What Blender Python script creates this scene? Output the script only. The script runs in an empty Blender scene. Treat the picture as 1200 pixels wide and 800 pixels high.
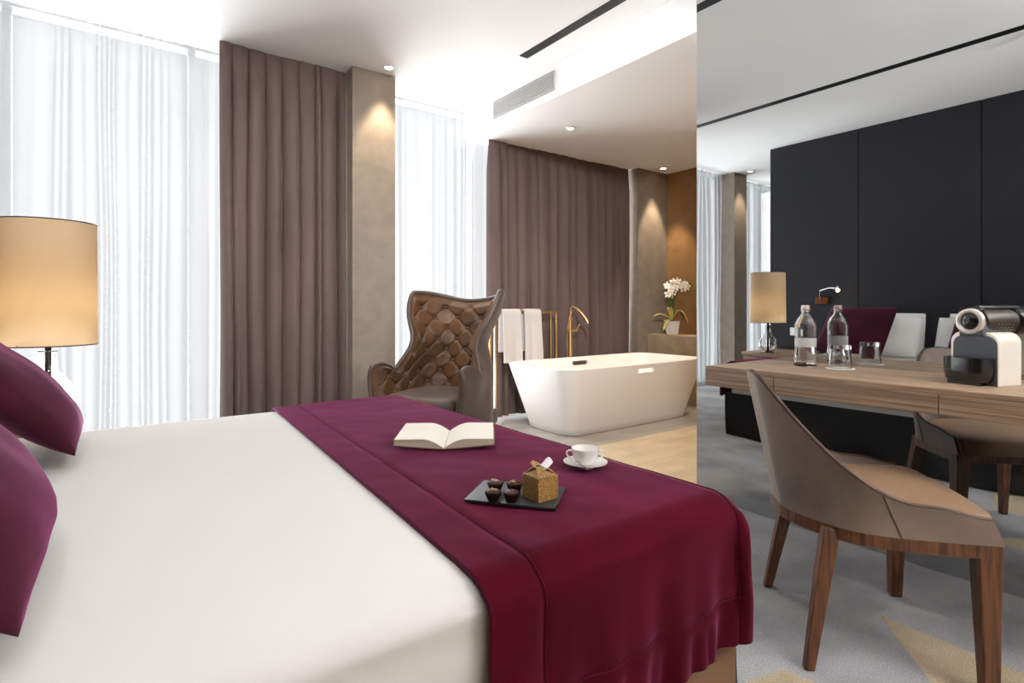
import bpy, bmesh, math, random
from mathutils import Vector, Matrix, noise as mnoise
random.seed(7)
PI = math.pi
scene = bpy.context.scene
COL = scene.collection

# ------------------------------------------------------------------ camera
TH = math.radians(36.4); FPX = 648.0; CH = 1.02
cd = bpy.data.cameras.new('camera'); cam = bpy.data.objects.new('camera', cd); COL.objects.link(cam)
cam.location = (0, 0, CH); cam.rotation_euler = (PI/2, 0, -TH)
cd.sensor_width = 36; cd.lens = FPX/1200*36; cd.shift_y = -40/1200; cd.clip_start = 0.02
scene.camera = cam

# ------------------------------------------------------------------ light and exposure
scene.view_settings.view_transform = 'Standard'
scene.view_settings.look = 'None'
scene.view_settings.gamma = 1.0
scene.view_settings.use_curve_mapping = False
scene.view_settings.exposure = 0.30
W = bpy.data.worlds.new('world'); scene.world = W; W.use_nodes = True
W.node_tree.nodes['Background'].inputs[0].default_value = (0.93, 0.97, 1.0, 1)
W.node_tree.nodes['Background'].inputs[1].default_value = 0.45
def daylight(x0, x1, z0, z1, y, watts, color=(0.98, 0.99, 1.0)):
    l = bpy.data.lights.new('daylight', 'AREA'); l.shape = 'RECTANGLE'; l.size = x1-x0; l.size_y = z1-z0
    l.energy = watts; l.color = color; l.spread = math.radians(110)
    o = bpy.data.objects.new('daylight', l); COL.objects.link(o)
    o.location = ((x0+x1)/2, y, (z0+z1)/2); o.rotation_euler = (-PI/2, 0, 0)
DAY = 2.3                                    # watts per square metre of window
daylight(-1.43, 1.45, 0, 2.78, 4.75, DAY*8.0)
daylight(1.80, 4.65, 0, 2.78, 4.75, DAY*1.6*7.9)
daylight(-3.0, -1.73, 0, 2.78, 4.75, DAY*1.5*3.5)
# the bright sky above the street, coming down through the windows
sl_ = bpy.data.lights.new('high_sky', 'AREA'); sl_.shape = 'RECTANGLE'; sl_.size = 13; sl_.size_y = 5; sl_.energy = 1500; sl_.color = (.95, .98, 1.0)
so_ = bpy.data.objects.new('high_sky', sl_); COL.objects.link(so_); so_.location = (1.2, 10.5, 6.3)
so_.rotation_euler = (Vector((1.2, 2.6, .8))-so_.location).to_track_quat('-Z', 'Y').to_euler()
# added unseen fill below the windows, brightening the ceiling as ground bounce would
gl_ = bpy.data.lights.new('ceiling_fill', 'AREA'); gl_.shape = 'RECTANGLE'; gl_.size = 13; gl_.size_y = 2.2; gl_.energy = 3050; gl_.color = (.95, .98, 1.0)
go_ = bpy.data.objects.new('ceiling_fill', gl_); COL.objects.link(go_); go_.location = (1.2, 10.5, -1.2)
go_.rotation_euler = (Vector((1.2, 1.5, 2.7))-go_.location).to_track_quat('-Z', 'Y').to_euler()

# ------------------------------------------------------------------ helpers
c_, s_ = math.cos(TH), math.sin(TH)
def at(px, py, z):                           # pixel of the 1200x800 frame -> point at height z
    zc = (CH-z)*FPX/(py-360); xc = (px-600)/FPX*zc
    return Vector((xc*c_+zc*s_, zc*c_-xc*s_, z))
def lin(c):
    f = lambda v: (v/255/12.92 if v/255 <= .04045 else ((v/255+.055)/1.055)**2.4)
    return (f(c[0]), f(c[1]), f(c[2]), 1)
def mat(name, col, rough=.6, metal=0., col2=None, nscale=6., detail=4, stretch=(1, 1, 1), bump=0., bscale=None,
        sheen=0., sheen_tint=None, trans=0., ior=1.45, emit=None, estr=0., coat=0., lo=.35, hi=.65, spec=.5, dist=0.):
    m = bpy.data.materials.new(name); m.use_nodes = True
    nt = m.node_tree; N = nt.nodes; L = nt.links
    b = N['Principled BSDF']
    b.inputs['Base Color'].default_value = lin(col); b.inputs['Roughness'].default_value = rough
    b.inputs['Metallic'].default_value = metal; b.inputs['IOR'].default_value = ior
    b.inputs['Specular IOR Level'].default_value = spec
    if sheen:
        b.inputs['Sheen Weight'].default_value = sheen; b.inputs['Sheen Roughness'].default_value = .35
        b.inputs['Sheen Tint'].default_value = lin(sheen_tint or col)
    if trans: b.inputs['Transmission Weight'].default_value = trans
    if coat: b.inputs['Coat Weight'].default_value = coat; b.inputs['Coat Roughness'].default_value = .1
    if emit: b.inputs['Emission Color'].default_value = lin(emit); b.inputs['Emission Strength'].default_value = estr
    if col2 or bump:
        tc = N.new('ShaderNodeTexCoord'); mp = N.new('ShaderNodeMapping'); mp.inputs['Scale'].default_value = stretch
        L.new(tc.outputs['Object'], mp.inputs['Vector'])
    if col2:
        n = N.new('ShaderNodeTexNoise'); n.inputs['Scale'].default_value = nscale; n.inputs['Detail'].default_value = detail
        n.inputs['Distortion'].default_value = dist
        r = N.new('ShaderNodeValToRGB'); r.color_ramp.elements[0].position = lo; r.color_ramp.elements[1].position = hi
        r.color_ramp.elements[0].color = lin(col); r.color_ramp.elements[1].color = lin(col2)
        L.new(mp.outputs[0], n.inputs['Vector']); L.new(n.outputs['Fac'], r.inputs[0]); L.new(r.outputs[0], b.inputs['Base Color'])
    if bump:
        n2 = N.new('ShaderNodeTexNoise'); n2.inputs['Scale'].default_value = bscale or nscale; n2.inputs['Detail'].default_value = 3
        bp = N.new('ShaderNodeBump'); bp.inputs['Strength'].default_value = bump; bp.inputs['Distance'].default_value = .01
        L.new(mp.outputs[0], n2.inputs['Vector']); L.new(n2.outputs['Fac'], bp.inputs['Height']); L.new(bp.outputs[0], b.inputs['Normal'])
    return m
def mix_surface(m, parts):
    """replace the surface by a chain of mixed shaders [(factor_of_new, node)]"""
    nt = m.node_tree; out = [n for n in nt.nodes if n.type == 'OUTPUT_MATERIAL'][0]
    cur = parts[0][1].outputs[0]
    for f, n in parts[1:]:
        mx = nt.nodes.new('ShaderNodeMixShader'); mx.inputs[0].default_value = f
        nt.links.new(cur, mx.inputs[1]); nt.links.new(n.outputs[0], mx.inputs[2]); cur = mx.outputs[0]
    nt.links.new(cur, out.inputs['Surface'])

class S:                                     # a shape collector
    def __init__(s): s.bm = bmesh.new()
    def box(s, x0, x1, y0, y1, z0, z1, M=None):
        v = [s.bm.verts.new(p) for p in ((x0,y0,z0),(x1,y0,z0),(x1,y1,z0),(x0,y1,z0),(x0,y0,z1),(x1,y0,z1),(x1,y1,z1),(x0,y1,z1))]
        for f in ((3,2,1,0),(4,5,6,7),(0,1,5,4),(1,2,6,5),(2,3,7,6),(3,0,4,7)): s.bm.faces.new([v[i] for i in f])
        if M:
            for q in v: q.co = M @ q.co
        return s
    def taper(s, a, b, sa, sb):              # square bar from a to b, half sizes sa, sb
        a, b = Vector(a), Vector(b)
        v = []
        for p, h in ((a, sa), (b, sb)):
            hx, hy = h if isinstance(h, tuple) else (h, h)
            v += [s.bm.verts.new((p.x+i*hx, p.y+j*hy, p.z)) for i, j in ((-1,-1),(1,-1),(1,1),(-1,1))]
        up = b.z > a.z
        for f in ((3,2,1,0),(4,5,6,7),(0,1,5,4),(1,2,6,5),(2,3,7,6),(3,0,4,7)):
            s.bm.faces.new([v[i] for i in (f if up else f[::-1])])
        return s
    def grid(s, fn, nu, nv, cu=False, cv=False, flip=False):
        V = [[s.bm.verts.new(fn(i/(nu if cu else nu-1), j/(nv if cv else nv-1))) for j in range(nv)] for i in range(nu)]
        for i in range(nu if cu else nu-1):
            for j in range(nv if cv else nv-1):
                a, b, c, d = V[i][j], V[(i+1) % nu][j], V[(i+1) % nu][(j+1) % nv], V[i][(j+1) % nv]
                try: s.bm.faces.new((a, d, c, b) if flip else (a, b, c, d))
                except ValueError: pass
        return V
    def lathe(s, prof, n=32, c=(0,0,0), sx=1, sy=1):
        R = []
        for r, z in prof:
            if r < 1e-5: R.append([s.bm.verts.new((c[0], c[1], c[2]+z))])
            else: R.append([s.bm.verts.new((c[0]+sx*r*math.cos(2*PI*k/n), c[1]+sy*r*math.sin(2*PI*k/n), c[2]+z)) for k in range(n)])
        for a, b in zip(R, R[1:]):
            for k in range(n):
                k2 = (k+1) % n
                f = [a[k % len(a)], a[k2 % len(a)], b[k2 % len(b)], b[k % len(b)]]
                g = []
                for q in f:
                    if q not in g: g.append(q)
                if len(g) >= 3: s.bm.faces.new(g)
        return s
    def tube(s, pts, r, n=10, closed=False):
        pts = [Vector(p) for p in pts]; m = len(pts); rr = r if isinstance(r, (list, tuple)) else [r]*m
        t0 = (pts[1]-pts[0]).normalized(); u = t0.orthogonal().normalized(); R = []
        for i, p in enumerate(pts):
            if closed: t = (pts[(i+1) % m]-pts[i-1]).normalized()
            else: t = (pts[min(i+1, m-1)]-pts[max(i-1, 0)]).normalized()
            u = (u-t*u.dot(t)); u = u.normalized() if u.length > 1e-6 else t.orthogonal().normalized()
            w = t.cross(u)
            R.append([s.bm.verts.new(p+rr[i]*(u*math.cos(2*PI*k/n)+w*math.sin(2*PI*k/n))) for k in range(n)])
        for i in range(m if closed else m-1):
            a, b = R[i], R[(i+1) % m]
            for k in range(n): s.bm.faces.new((a[k], a[(k+1) % n], b[(k+1) % n], b[k]))
        if not closed:
            s.bm.faces.new(R[0][::-1]); s.bm.faces.new(R[-1])
        return s
    def ball(s, c, r, sc=(1,1,1), u=16, v=10):
        bmesh.ops.create_uvsphere(s.bm, u_segments=u, v_segments=v, radius=r,
                                  matrix=Matrix.Translation(c) @ Matrix.Diagonal((*sc, 1)))
        return s
    def prism(s, pts, z0, z1):               # outline in xy, extruded along z
        a = [s.bm.verts.new((x, y, z0)) for x, y in pts]; b = [s.bm.verts.new((x, y, z1)) for x, y in pts]
        s.bm.faces.new(a[::-1]); s.bm.faces.new(b); n = len(pts)
        for i in range(n): s.bm.faces.new((a[i], a[(i+1) % n], b[(i+1) % n], b[i]))
        return s
    def xf(s, M):
        for v in s.bm.verts: v.co = M @ v.co
        return s
    def build(s, name, m, parent=None, bevel=0., sub=0, solid=0., soff=-1., seg=2, angle=35, loc=None, rot=None, recalc=True):
        if recalc: bmesh.ops.recalc_face_normals(s.bm, faces=s.bm.faces)
        me = bpy.data.meshes.new(name); s.bm.to_mesh(me); s.bm.free()
        me.materials.append(m)
        me.polygons.foreach_set('use_smooth', [True]*len(me.polygons)); me.set_sharp_from_angle(angle=math.radians(angle))
        o = bpy.data.objects.new(name, me); COL.objects.link(o)
        if parent: o.parent = parent
        if loc: o.location = loc
        if rot: o.rotation_euler = rot
        if solid:
            q = o.modifiers.new('solid', 'SOLIDIFY'); q.thickness = solid; q.offset = soff
            bpy.context.view_layer.update(); dg = bpy.context.evaluated_depsgraph_get()
            nm = bpy.data.meshes.new_from_object(o.evaluated_get(dg), depsgraph=dg); o.modifiers.clear(); o.data = nm; nm.name = name
            nm.set_sharp_from_angle(angle=math.radians(min(angle, 62)))
        if bevel:
            q = o.modifiers.new('bevel', 'BEVEL'); q.width = bevel; q.segments = seg; q.limit_method = 'ANGLE'; q.angle_limit = math.radians(40)
            q.harden_normals = False
        if sub:
            q = o.modifiers.new('sub', 'SUBSURF'); q.levels = sub; q.render_levels = sub
        return o
def thing(name, label, cat, loc=(0,0,0), rotz=0., group=None):
    o = bpy.data.objects.new(name, None); COL.objects.link(o); o.empty_display_size = .1
    o.location = loc; o.rotation_euler = (0, 0, rotz); o['label'] = label; o['category'] = cat
    if group: o['group'] = group
    return o
def tag(o, label, cat, group=None):
    o['label'] = label; o['category'] = cat
    if group: o['group'] = group
    return o
def struct(o, label, cat):
    o['kind'] = 'structure'; o['label'] = label; o['category'] = cat
    return o
def bx(name, m, *a, parent=None, bevel=0., seg=2): return S().box(*a).build(name, m, parent, bevel=bevel, seg=seg)
def copy_tree(root, loc, rot=None, label=None):
    r = root.copy(); COL.objects.link(r); r.location = loc
    if rot: r.rotation_euler = rot
    if label: r['label'] = label
    for ch in root.children:
        c = ch.copy(); COL.objects.link(c); c.parent = r
        for g in ch.children:
            d = g.copy(); COL.objects.link(d); d.parent = c
    return r
def sstep(x): x = max(0., min(1., x)); return x*x*(3-2*x)
def nz(x, y, z=0.): return mnoise.noise(Vector((x, y, z)))

# ------------------------------------------------------------------ materials
M = {}
M['ceiling'] = mat('ceiling_paint', (246, 245, 244), .9)
M['wall'] = mat('wall_paint', (222, 218, 212), .9)
M['column'] = mat('column_plaster', (128, 116, 103), .85, col2=(138, 126, 112), nscale=9, detail=8, bump=.12, bscale=240)
M['black'] = mat('black_metal', (16, 16, 18), .45)
M['headboard'] = mat('charcoal_fabric', (34, 34, 40), .85, bump=.15, bscale=500)
M['drape'] = mat('taupe_drape', (92, 75, 71), .85, col2=(103, 85, 80), nscale=3, stretch=(1, 1, .3), sheen=.25, sheen_tint=(190, 165, 150), bump=.1, bscale=350)
M['sheet'] = mat('white_sheet', (222, 219, 217), .8, bump=.10, bscale=9)
M['white_cotton'] = mat('white_cotton', (238, 236, 233), .85, bump=.1, bscale=60)
M['velvet'] = mat('burgundy_velvet', (56, 2, 13), .8, col2=(70, 3, 19), nscale=5, detail=5, sheen=.75, sheen_tint=(195, 105, 160), bump=.06, bscale=8, spec=.06)
M['cushion'] = mat('burgundy_cushion_velvet', (46, 3, 20), .75, col2=(58, 5, 27), nscale=7, sheen=.55, sheen_tint=(185, 80, 145), bump=.08, bscale=9, spec=.2)
M['brown_velvet'] = mat('brown_tufted_velvet', (66, 42, 23), .5, col2=(90, 59, 33), nscale=6, detail=5, sheen=.3, sheen_tint=(190, 150, 110), bump=.12, bscale=24)
M['grey_velvet'] = mat('grey_brown_velvet', (70, 58, 54), .5, col2=(84, 70, 64), nscale=5, sheen=.35, sheen_tint=(170, 160, 155))
M['taupe_velvet'] = mat('taupe_velvet', (100, 86, 77), .6, col2=(124, 108, 98), nscale=5, detail=6, sheen=.8, sheen_tint=(205, 195, 185), bump=.06, bscale=20)
M['seat_velvet'] = mat('tan_velvet', (122, 96, 74), .6, col2=(136, 108, 84), nscale=4, sheen=.3, sheen_tint=(210, 185, 160))
M['piping'] = mat('brown_piping', (66, 44, 33), .55, sheen=.2)
def wood(name, a, b, stretch, scale=3., rough=.45):
    m = mat(name, a, rough, col2=b, nscale=scale, detail=8, stretch=stretch, bump=.08, bscale=scale*3, lo=.32, hi=.68, dist=.6); return m
M['walnut'] = wood('walnut_desk', (116, 92, 74), (172, 146, 122), (30, .8, 60), 2.6)
M['chair_wood'] = wood('chair_walnut', (60, 34, 21), (114, 72, 47), (46, 46, 2.5), 1.6, .42)
M['shelf_stone'] = mat('stone_shelf', (150, 128, 104), .6, col2=(170, 148, 122), nscale=7, detail=8)
M['wood_tile'] = None
M['chrome'] = mat('polished_chrome', (210, 210, 212), .12, 1.)
M['gold'] = mat('brushed_gold', (232, 196, 132), .38, 1.)
M['tub'] = mat('white_tub', (240, 236, 232), .28, coat=.2)
M['ceramic'] = mat('white_ceramic', (244, 240, 236), .18, coat=.3)
M['glass'] = mat('clear_glass', (255, 255, 255), .0, trans=1., ior=1.45)
M['water'] = mat('water', (250, 253, 255), .0, trans=1., ior=1.33)
M['shade'] = bpy.data.materials.new('lamp_shade_fabric')
M['slate'] = mat('black_slate', (30, 31, 36), .38, col2=(40, 42, 48), nscale=20, bump=.06, bscale=60)
M['choc'] = mat('dark_chocolate', (48, 22, 14), .4, col2=(66, 32, 22), nscale=40)
M['choc_cup'] = mat('brown_paper_cup', (34, 16, 10), .5)
M['nut'] = mat('chopped_nuts', (176, 140, 104), .6, col2=(120, 70, 50), nscale=80)
M['paper'] = mat('book_paper', (232, 226, 214), .85)
M['page_edge'] = mat('page_edges', (196, 184, 166), .9, col2=(170, 156, 138), nscale=8, stretch=(1, 1, 220))
M['cover'] = mat('book_cover', (120, 96, 80), .6)
M['towel'] = mat('white_towel', (206, 200, 196), .95, bump=.35, bscale=260)
M['bulb'] = mat('lamp_glow', (255, 236, 200), .5, emit=(255, 226, 180), estr=14.)
M['box_gold'] = None

# sheer voile: lets part of the daylight through, scatters the rest
m = bpy.data.materials.new('white_voile'); m.use_nodes = True; N = m.node_tree.nodes
t = N.new('ShaderNodeBsdfTransparent'); tr = N.new('ShaderNodeBsdfTranslucent'); di = N.new('ShaderNodeBsdfDiffuse')
tr.inputs[0].default_value = (.26, .26, .262, 1); di.inputs[0].default_value = (.8, .8, .8, 1)
mix_surface(m, [(0, tr), (.3, di), (.55, t)]); M['voile'] = m
# lamp shade: fabric lit from inside
m = M['shade']; m.use_nodes = True; N = m.node_tree.nodes
tr = N.new('ShaderNodeBsdfTranslucent'); di = N.new('ShaderNodeBsdfDiffuse')
tr.inputs[0].default_value = lin((206, 182, 148)); di.inputs[0].default_value = lin((176, 156, 132))
mix_surface(m, [(0, tr), (.5, di)])
# window pane
m = bpy.data.materials.new('window_pane'); m.use_nodes = True; N = m.node_tree.nodes
t = N.new('ShaderNodeBsdfTransparent'); g = N.new('ShaderNodeBsdfGlossy'); g.inputs['Roughness'].default_value = .35
mix_surface(m, [(0, t), (.02, g)]); M['pane'] = m
# smoked mirror
m = bpy.data.materials.new('smoked_mirror'); m.use_nodes = True; N = m.node_tree.nodes
g = N.new('ShaderNodeBsdfGlossy'); g.inputs['Roughness'].default_value = 0.; g.inputs['Color'].default_value = (.57, .585, .59, 1)
mix_surface(m, [(0, g)]); M['mirror'] = m
# carpet with beige wedges woven in
def carpet():
    m = mat('grey_carpet', (134, 132, 134), .95, bump=.9, bscale=190, sheen=.2, sheen_tint=(220, 220, 225), spec=.1)
    nt = m.node_tree; N = nt.nodes; L = nt.links; b = N['Principled BSDF']
    tc = N.new('ShaderNodeTexCoord')
    def noise(scale, detail=4):
        n = N.new('ShaderNodeTexNoise'); n.inputs['Scale'].default_value = scale; n.inputs['Detail'].default_value = detail
        L.new(tc.outputs['Object'], n.inputs['Vector']); return n.outputs['Fac']
    def ramp(fac, c0, c1, lo, hi):
        r = N.new('ShaderNodeValToRGB'); r.color_ramp.elements[0].position = lo; r.color_ramp.elements[1].position = hi
        r.color_ramp.elements[0].color = lin(c0); r.color_ramp.elements[1].color = lin(c1); L.new(fac, r.inputs[0]); return r.outputs[0]
    grey = ramp(noise(3.2, 6), (170, 169, 172), (200, 199, 202), .38, .62)
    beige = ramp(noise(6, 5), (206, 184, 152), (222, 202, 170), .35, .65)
    fine = ramp(noise(230, 2), (150, 150, 150), (255, 255, 255), .3, .7)
    sep = N.new('ShaderNodeSeparateXYZ'); L.new(tc.outputs['Object'], sep.inputs[0])
    def mth(op, a, bb):
        n = N.new('ShaderNodeMath'); n.operation = op
        for i, q in enumerate((a, bb)):
            if isinstance(q, (int, float)): n.inputs[i].default_value = q
            else: L.new(q, n.inputs[i])
        return n.outputs[0]
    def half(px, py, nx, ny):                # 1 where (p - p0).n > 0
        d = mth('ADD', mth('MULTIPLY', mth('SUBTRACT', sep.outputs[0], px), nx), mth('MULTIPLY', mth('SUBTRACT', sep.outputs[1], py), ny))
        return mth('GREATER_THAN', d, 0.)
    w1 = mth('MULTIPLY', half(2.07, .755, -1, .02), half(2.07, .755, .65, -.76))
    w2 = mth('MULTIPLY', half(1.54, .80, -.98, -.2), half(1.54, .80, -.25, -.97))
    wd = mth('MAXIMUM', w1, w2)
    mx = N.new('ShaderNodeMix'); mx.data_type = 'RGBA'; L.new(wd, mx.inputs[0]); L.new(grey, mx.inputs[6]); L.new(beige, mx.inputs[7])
    mu = N.new('ShaderNodeMix'); mu.data_type = 'RGBA'; mu.blend_type = 'MULTIPLY'; mu.inputs[0].default_value = .55
    L.new(mx.outputs[2], mu.inputs[6]); L.new(fine, mu.inputs[7]); L.new(mu.outputs[2], b.inputs['Base Color'])
    return m
M['carpet'] = carpet()
def tiles(name, a, b, mortar, bw, rh, rough, rot=0., swap=None):
    m = mat(name, a, rough); nt = m.node_tree; N = nt.nodes; L = nt.links; p = N['Principled BSDF']
    tc = N.new('ShaderNodeTexCoord'); mp = N.new('ShaderNodeMapping'); mp.inputs['Rotation'].default_value = rot if rot else (0, 0, 0)
    br = N.new('ShaderNodeTexBrick'); br.inputs['Scale'].default_value = 1; br.inputs['Brick Width'].default_value = bw; br.inputs['Row Height'].default_value = rh
    br.inputs['Mortar Size'].default_value = .0025; br.inputs['Color1'].default_value = lin(a); br.inputs['Color2'].default_value = lin(b); br.inputs['Mortar'].default_value = lin(mortar)
    L.new(tc.outputs['Object'], mp.inputs[0]); L.new(mp.outputs[0], br.inputs['Vector'])
    n = N.new('ShaderNodeTexNoise'); n.inputs['Scale'].default_value = 3.5; n.inputs['Detail'].default_value = 7
    mp2 = N.new('ShaderNodeMapping'); mp2.inputs['Scale'].default_value = (1, 2.5, 2.5); L.new(tc.outputs['Object'], mp2.inputs[0]); L.new(mp2.outputs[0], n.inputs['Vector'])
    r = N.new('ShaderNodeValToRGB'); r.color_ramp.elements[0].position = .3; r.color_ramp.elements[1].position = .7
    r.color_ramp.elements[0].color = (.62, .62, .62, 1); r.color_ramp.elements[1].color = (1, 1, 1, 1); L.new(n.outputs['Fac'], r.inputs[0])
    mu = N.new('ShaderNodeMix'); mu.data_type = 'RGBA'; mu.blend_type = 'MULTIPLY'; mu.inputs[0].default_value = .6
    L.new(br.outputs['Color'], mu.inputs[6]); L.new(r.outputs[0], mu.inputs[7]); L.new(mu.outputs[2], p.inputs['Base Color'])
    return m
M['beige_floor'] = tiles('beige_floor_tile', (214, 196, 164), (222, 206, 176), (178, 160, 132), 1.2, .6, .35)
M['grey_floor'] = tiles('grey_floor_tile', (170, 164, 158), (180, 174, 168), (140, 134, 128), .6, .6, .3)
M['wood_tile'] = tiles('brown_wall_tile', (140, 104, 66), (152, 116, 76), (70, 50, 32), 2.4, .4, .5, rot=(PI/2, 0, PI/2))
# gold patterned box paper
m = mat('gold_patterned_paper', (190, 150, 84), .45, .1); nt = m.node_tree; N = nt.nodes; L = nt.links
tc = N.new('ShaderNodeTexCoord'); v = N.new('ShaderNodeTexVoronoi'); v.inputs['Scale'].default_value = 480
r = N.new('ShaderNodeValToRGB'); r.color_ramp.elements[0].position = .2; r.color_ramp.elements[1].position = .5
r.color_ramp.elements[0].color = lin((206, 168, 100)); r.color_ramp.elements[1].color = lin((120, 84, 40))
L.new(tc.outputs['Object'], v.inputs['Vector']); L.new(v.outputs['Distance'], r.inputs[0]); L.new(r.outputs[0], N['Principled BSDF'].inputs['Base Color']); M['box_gold'] = m

# ------------------------------------------------------------------ room shell
ZT, ZL = 2.78, 2.535                         # upper and lowered ceiling
XM, YM = 2.59, 1.822                         # mirror plane and its far end
struct(bx('floor', M['carpet'], -3.1, 2.62, -1.9, 4.6, -.1, 0), 'grey carpet with beige wedges', 'carpet')
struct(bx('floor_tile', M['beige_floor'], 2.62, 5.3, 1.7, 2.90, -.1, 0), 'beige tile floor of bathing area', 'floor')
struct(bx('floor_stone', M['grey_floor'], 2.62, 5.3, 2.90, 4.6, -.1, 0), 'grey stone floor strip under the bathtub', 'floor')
struct(bx('ceiling', M['ceiling'], -3.1, 2.62, -1.9, 4.30, ZT, ZT+.1), 'white ceiling over the bed', 'ceiling')
struct(bx('ceiling_lowered', M['ceiling'], 2.62, 5.3, 1.7, 4.30, ZL, ZT+.1), 'lowered white ceiling over the bathtub', 'ceiling')
struct(bx('wall_mirror_side', M['wall'], 2.62, 2.75, -1.9, YM, 0, ZT), 'wall behind the mirror', 'wall')
struct(bx('wall_back', M['wall'], -3.1, 2.62, -1.9, -1.8, 0, ZT), 'wall behind the camera', 'wall')
struct(bx('wall_left', M['wall'], -3.1, -3.0, -1.8, 4.6, 0, ZT), 'far left wall', 'wall')
struct(bx('wall_bath_side', M['wood_tile'], 2.75, 5.3, 1.70, YM-.02, 0, ZL), 'bath area near wall', 'wall')
struct(bx('wall_bath_end', M['wood_tile'], 5.16, 5.3, YM-.02, 4.6, 0, ZL), 'brown tiled end wall behind the orchid', 'wall')
def column(x0, x1, y0, z1, label):
    return struct(bx('wall_column', M['column'], x0, x1, y0, 4.42, 0, z1, bevel=.004), label, 'column')
column(1.454, 1.79, 3.93, ZT, 'plastered column left of the armchair')
column(4.66, 5.16, 4.02, ZL, 'plastered column right of the curtain behind the tub')
column(-1.72, -1.43, 4.08, ZT, 'plastered column seen in the mirror')
# the windows behind the curtains
def window(n, x0, x1, nm):
    s = S(); y0, y1 = 4.34, 4.40
    s.box(x0, x1, y0, y1, 0, .05); s.box(x0, x1, 4.302, 4.42, ZT-.012, ZT+.1)
    for k in range(nm+1):
        xc = x0+.03+(x1-x0-.06)*k/nm; s.box(xc-.02, xc+.02, y0, y1, .05, ZT-.012)
    w = s.build('window_%d' % n, mat('window_frame', (170, 172, 174), .6)); struct(w, 'full-height window behind curtains', 'window')
    S().box(x0, x1, 4.365, 4.372, .03, ZT-.03).build('pane', M['pane'], w)
window(1, -1.43, 1.454, 3); window(2, 1.79, 4.66, 3); window(3, -3.0, -1.72, 2)

# ceiling slots
def slot(n, x0, x1, y0, y1, label):
    s = S(); s.box(x0, x1, y0, y1, ZT-.004, ZT+.02)
    o = s.build('trim_%d' % n, M['black']); struct(o, label, 'ceiling slot')
slot(1, 2.335, 2.405, -1.7, 3.08, 'black linear slot in ceiling near the mirror')
slot(2, .50, .57, -1.7, 3.32, 'black linear ceiling slot over the bed')
# air vent on the bulkhead
v = thing('air_vent', 'white slatted air vent grille high on the bulkhead', 'vent', (2.62, 3.415, 2.66))
s = S(); hw, hh = .385, .07
for a in ((-hw, hw, hh-.008, hh), (-hw, hw, -hh, -hh+.008)): s.box(-.012, 0, a[0], a[1], a[2], a[3])
for a in ((-hw, -hw+.008), (hw-.008, hw)): s.box(-.012, 0, a[0], a[1], -hh+.008, hh-.008)
s.build('frame', mat('vent_frame', (170, 168, 166), .6), v)
S().box(-.002, -.001, -hw+.008, hw-.008, -hh+.008, hh-.008).build('backing', mat('vent_dark', (38, 37, 37), .8), v)
s = S()
for k in range(8):
    z = -hh+.015+k*(2*hh-.030)/7
    s.box(-.010, -.003, -hw+.008, hw-.008, z-.0045, z+.0045)
s.build('slats', mat('vent_slats', (196, 194, 192), .6), v)

# downlights
def downlight(x, y, z, label, watts, cone=70, blend=.6, tilt=(0, 0), color=(1, .80, .56)):
    d = thing('downlight', label, 'ceiling light', (x, y, z), group=None)
    S().lathe([(.030, -.001), (.043, -.001), (.045, -.006), (.031, -.006), (.030, -.001)], 28).build('trim_ring', M['ceiling'], d)
    S().lathe([(0, -.002), (.030, -.002)], 24).build('lamp', M['bulb'], d)
    l = bpy.data.lights.new('spot', 'SPOT'); l.energy = watts; l.spot_size = math.radians(cone); l.spot_blend = blend; l.color = color; l.shadow_soft_size = .03
    o = bpy.data.objects.new('spot', l); COL.objects.link(o); o.parent = d; o.location = (0, 0, -.02); o.rotation_euler = (tilt[0], tilt[1], 0)
    return d
downlight(1.68, 3.80, ZT, 'lit ceiling downlight in front of column left of armchair', 60, 62, .5)
downlight(3.17, 3.47, ZL, 'lit ceiling downlight above the white bathtub', 26, 90, .8)
downlight(4.90, 3.87, ZL, 'lit ceiling downlight above the orchid shelf', 80, 50, .35)
downlight(-1.55, 3.93, ZT, 'downlight at the column seen only in the mirror', 60, 62, .5)
downlight(3.55, 2.25, ZL, 'added downlight over the beige bath floor hidden beyond the mirror edge', 50, 110, .8)  # this and the next added out of sight, brightening bath floor and ceiling
downlight(4.40, 2.60, ZL, 'added downlight over the beige bath floor deeper behind the mirror', 50, 110, .8)
WARM = (1, .94, .87)  # added downlights out of view, brightening the bed and foreground with warm light
for x, y, w, lab in ((-.35, .75, 15, 'added warm ceiling downlight above the head of the bed'), (.55, .70, 15, 'added warm ceiling downlight above the near long side of bed'),
                  (1.35, .45, 4, 'added warm ceiling downlight above the aisle at the bed foot'), (2.05, .30, 4, 'added warm ceiling downlight above the coffee machine end of desk'),
                  (.3, -.9, 13, 'added warm ceiling downlight nearest the back wall'), (1.7, -.9, 13, 'added warm ceiling downlight at the back of the room near the mirror')):
    downlight(x, y, ZT, lab, w, 140, .9, color=WARM)

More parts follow.
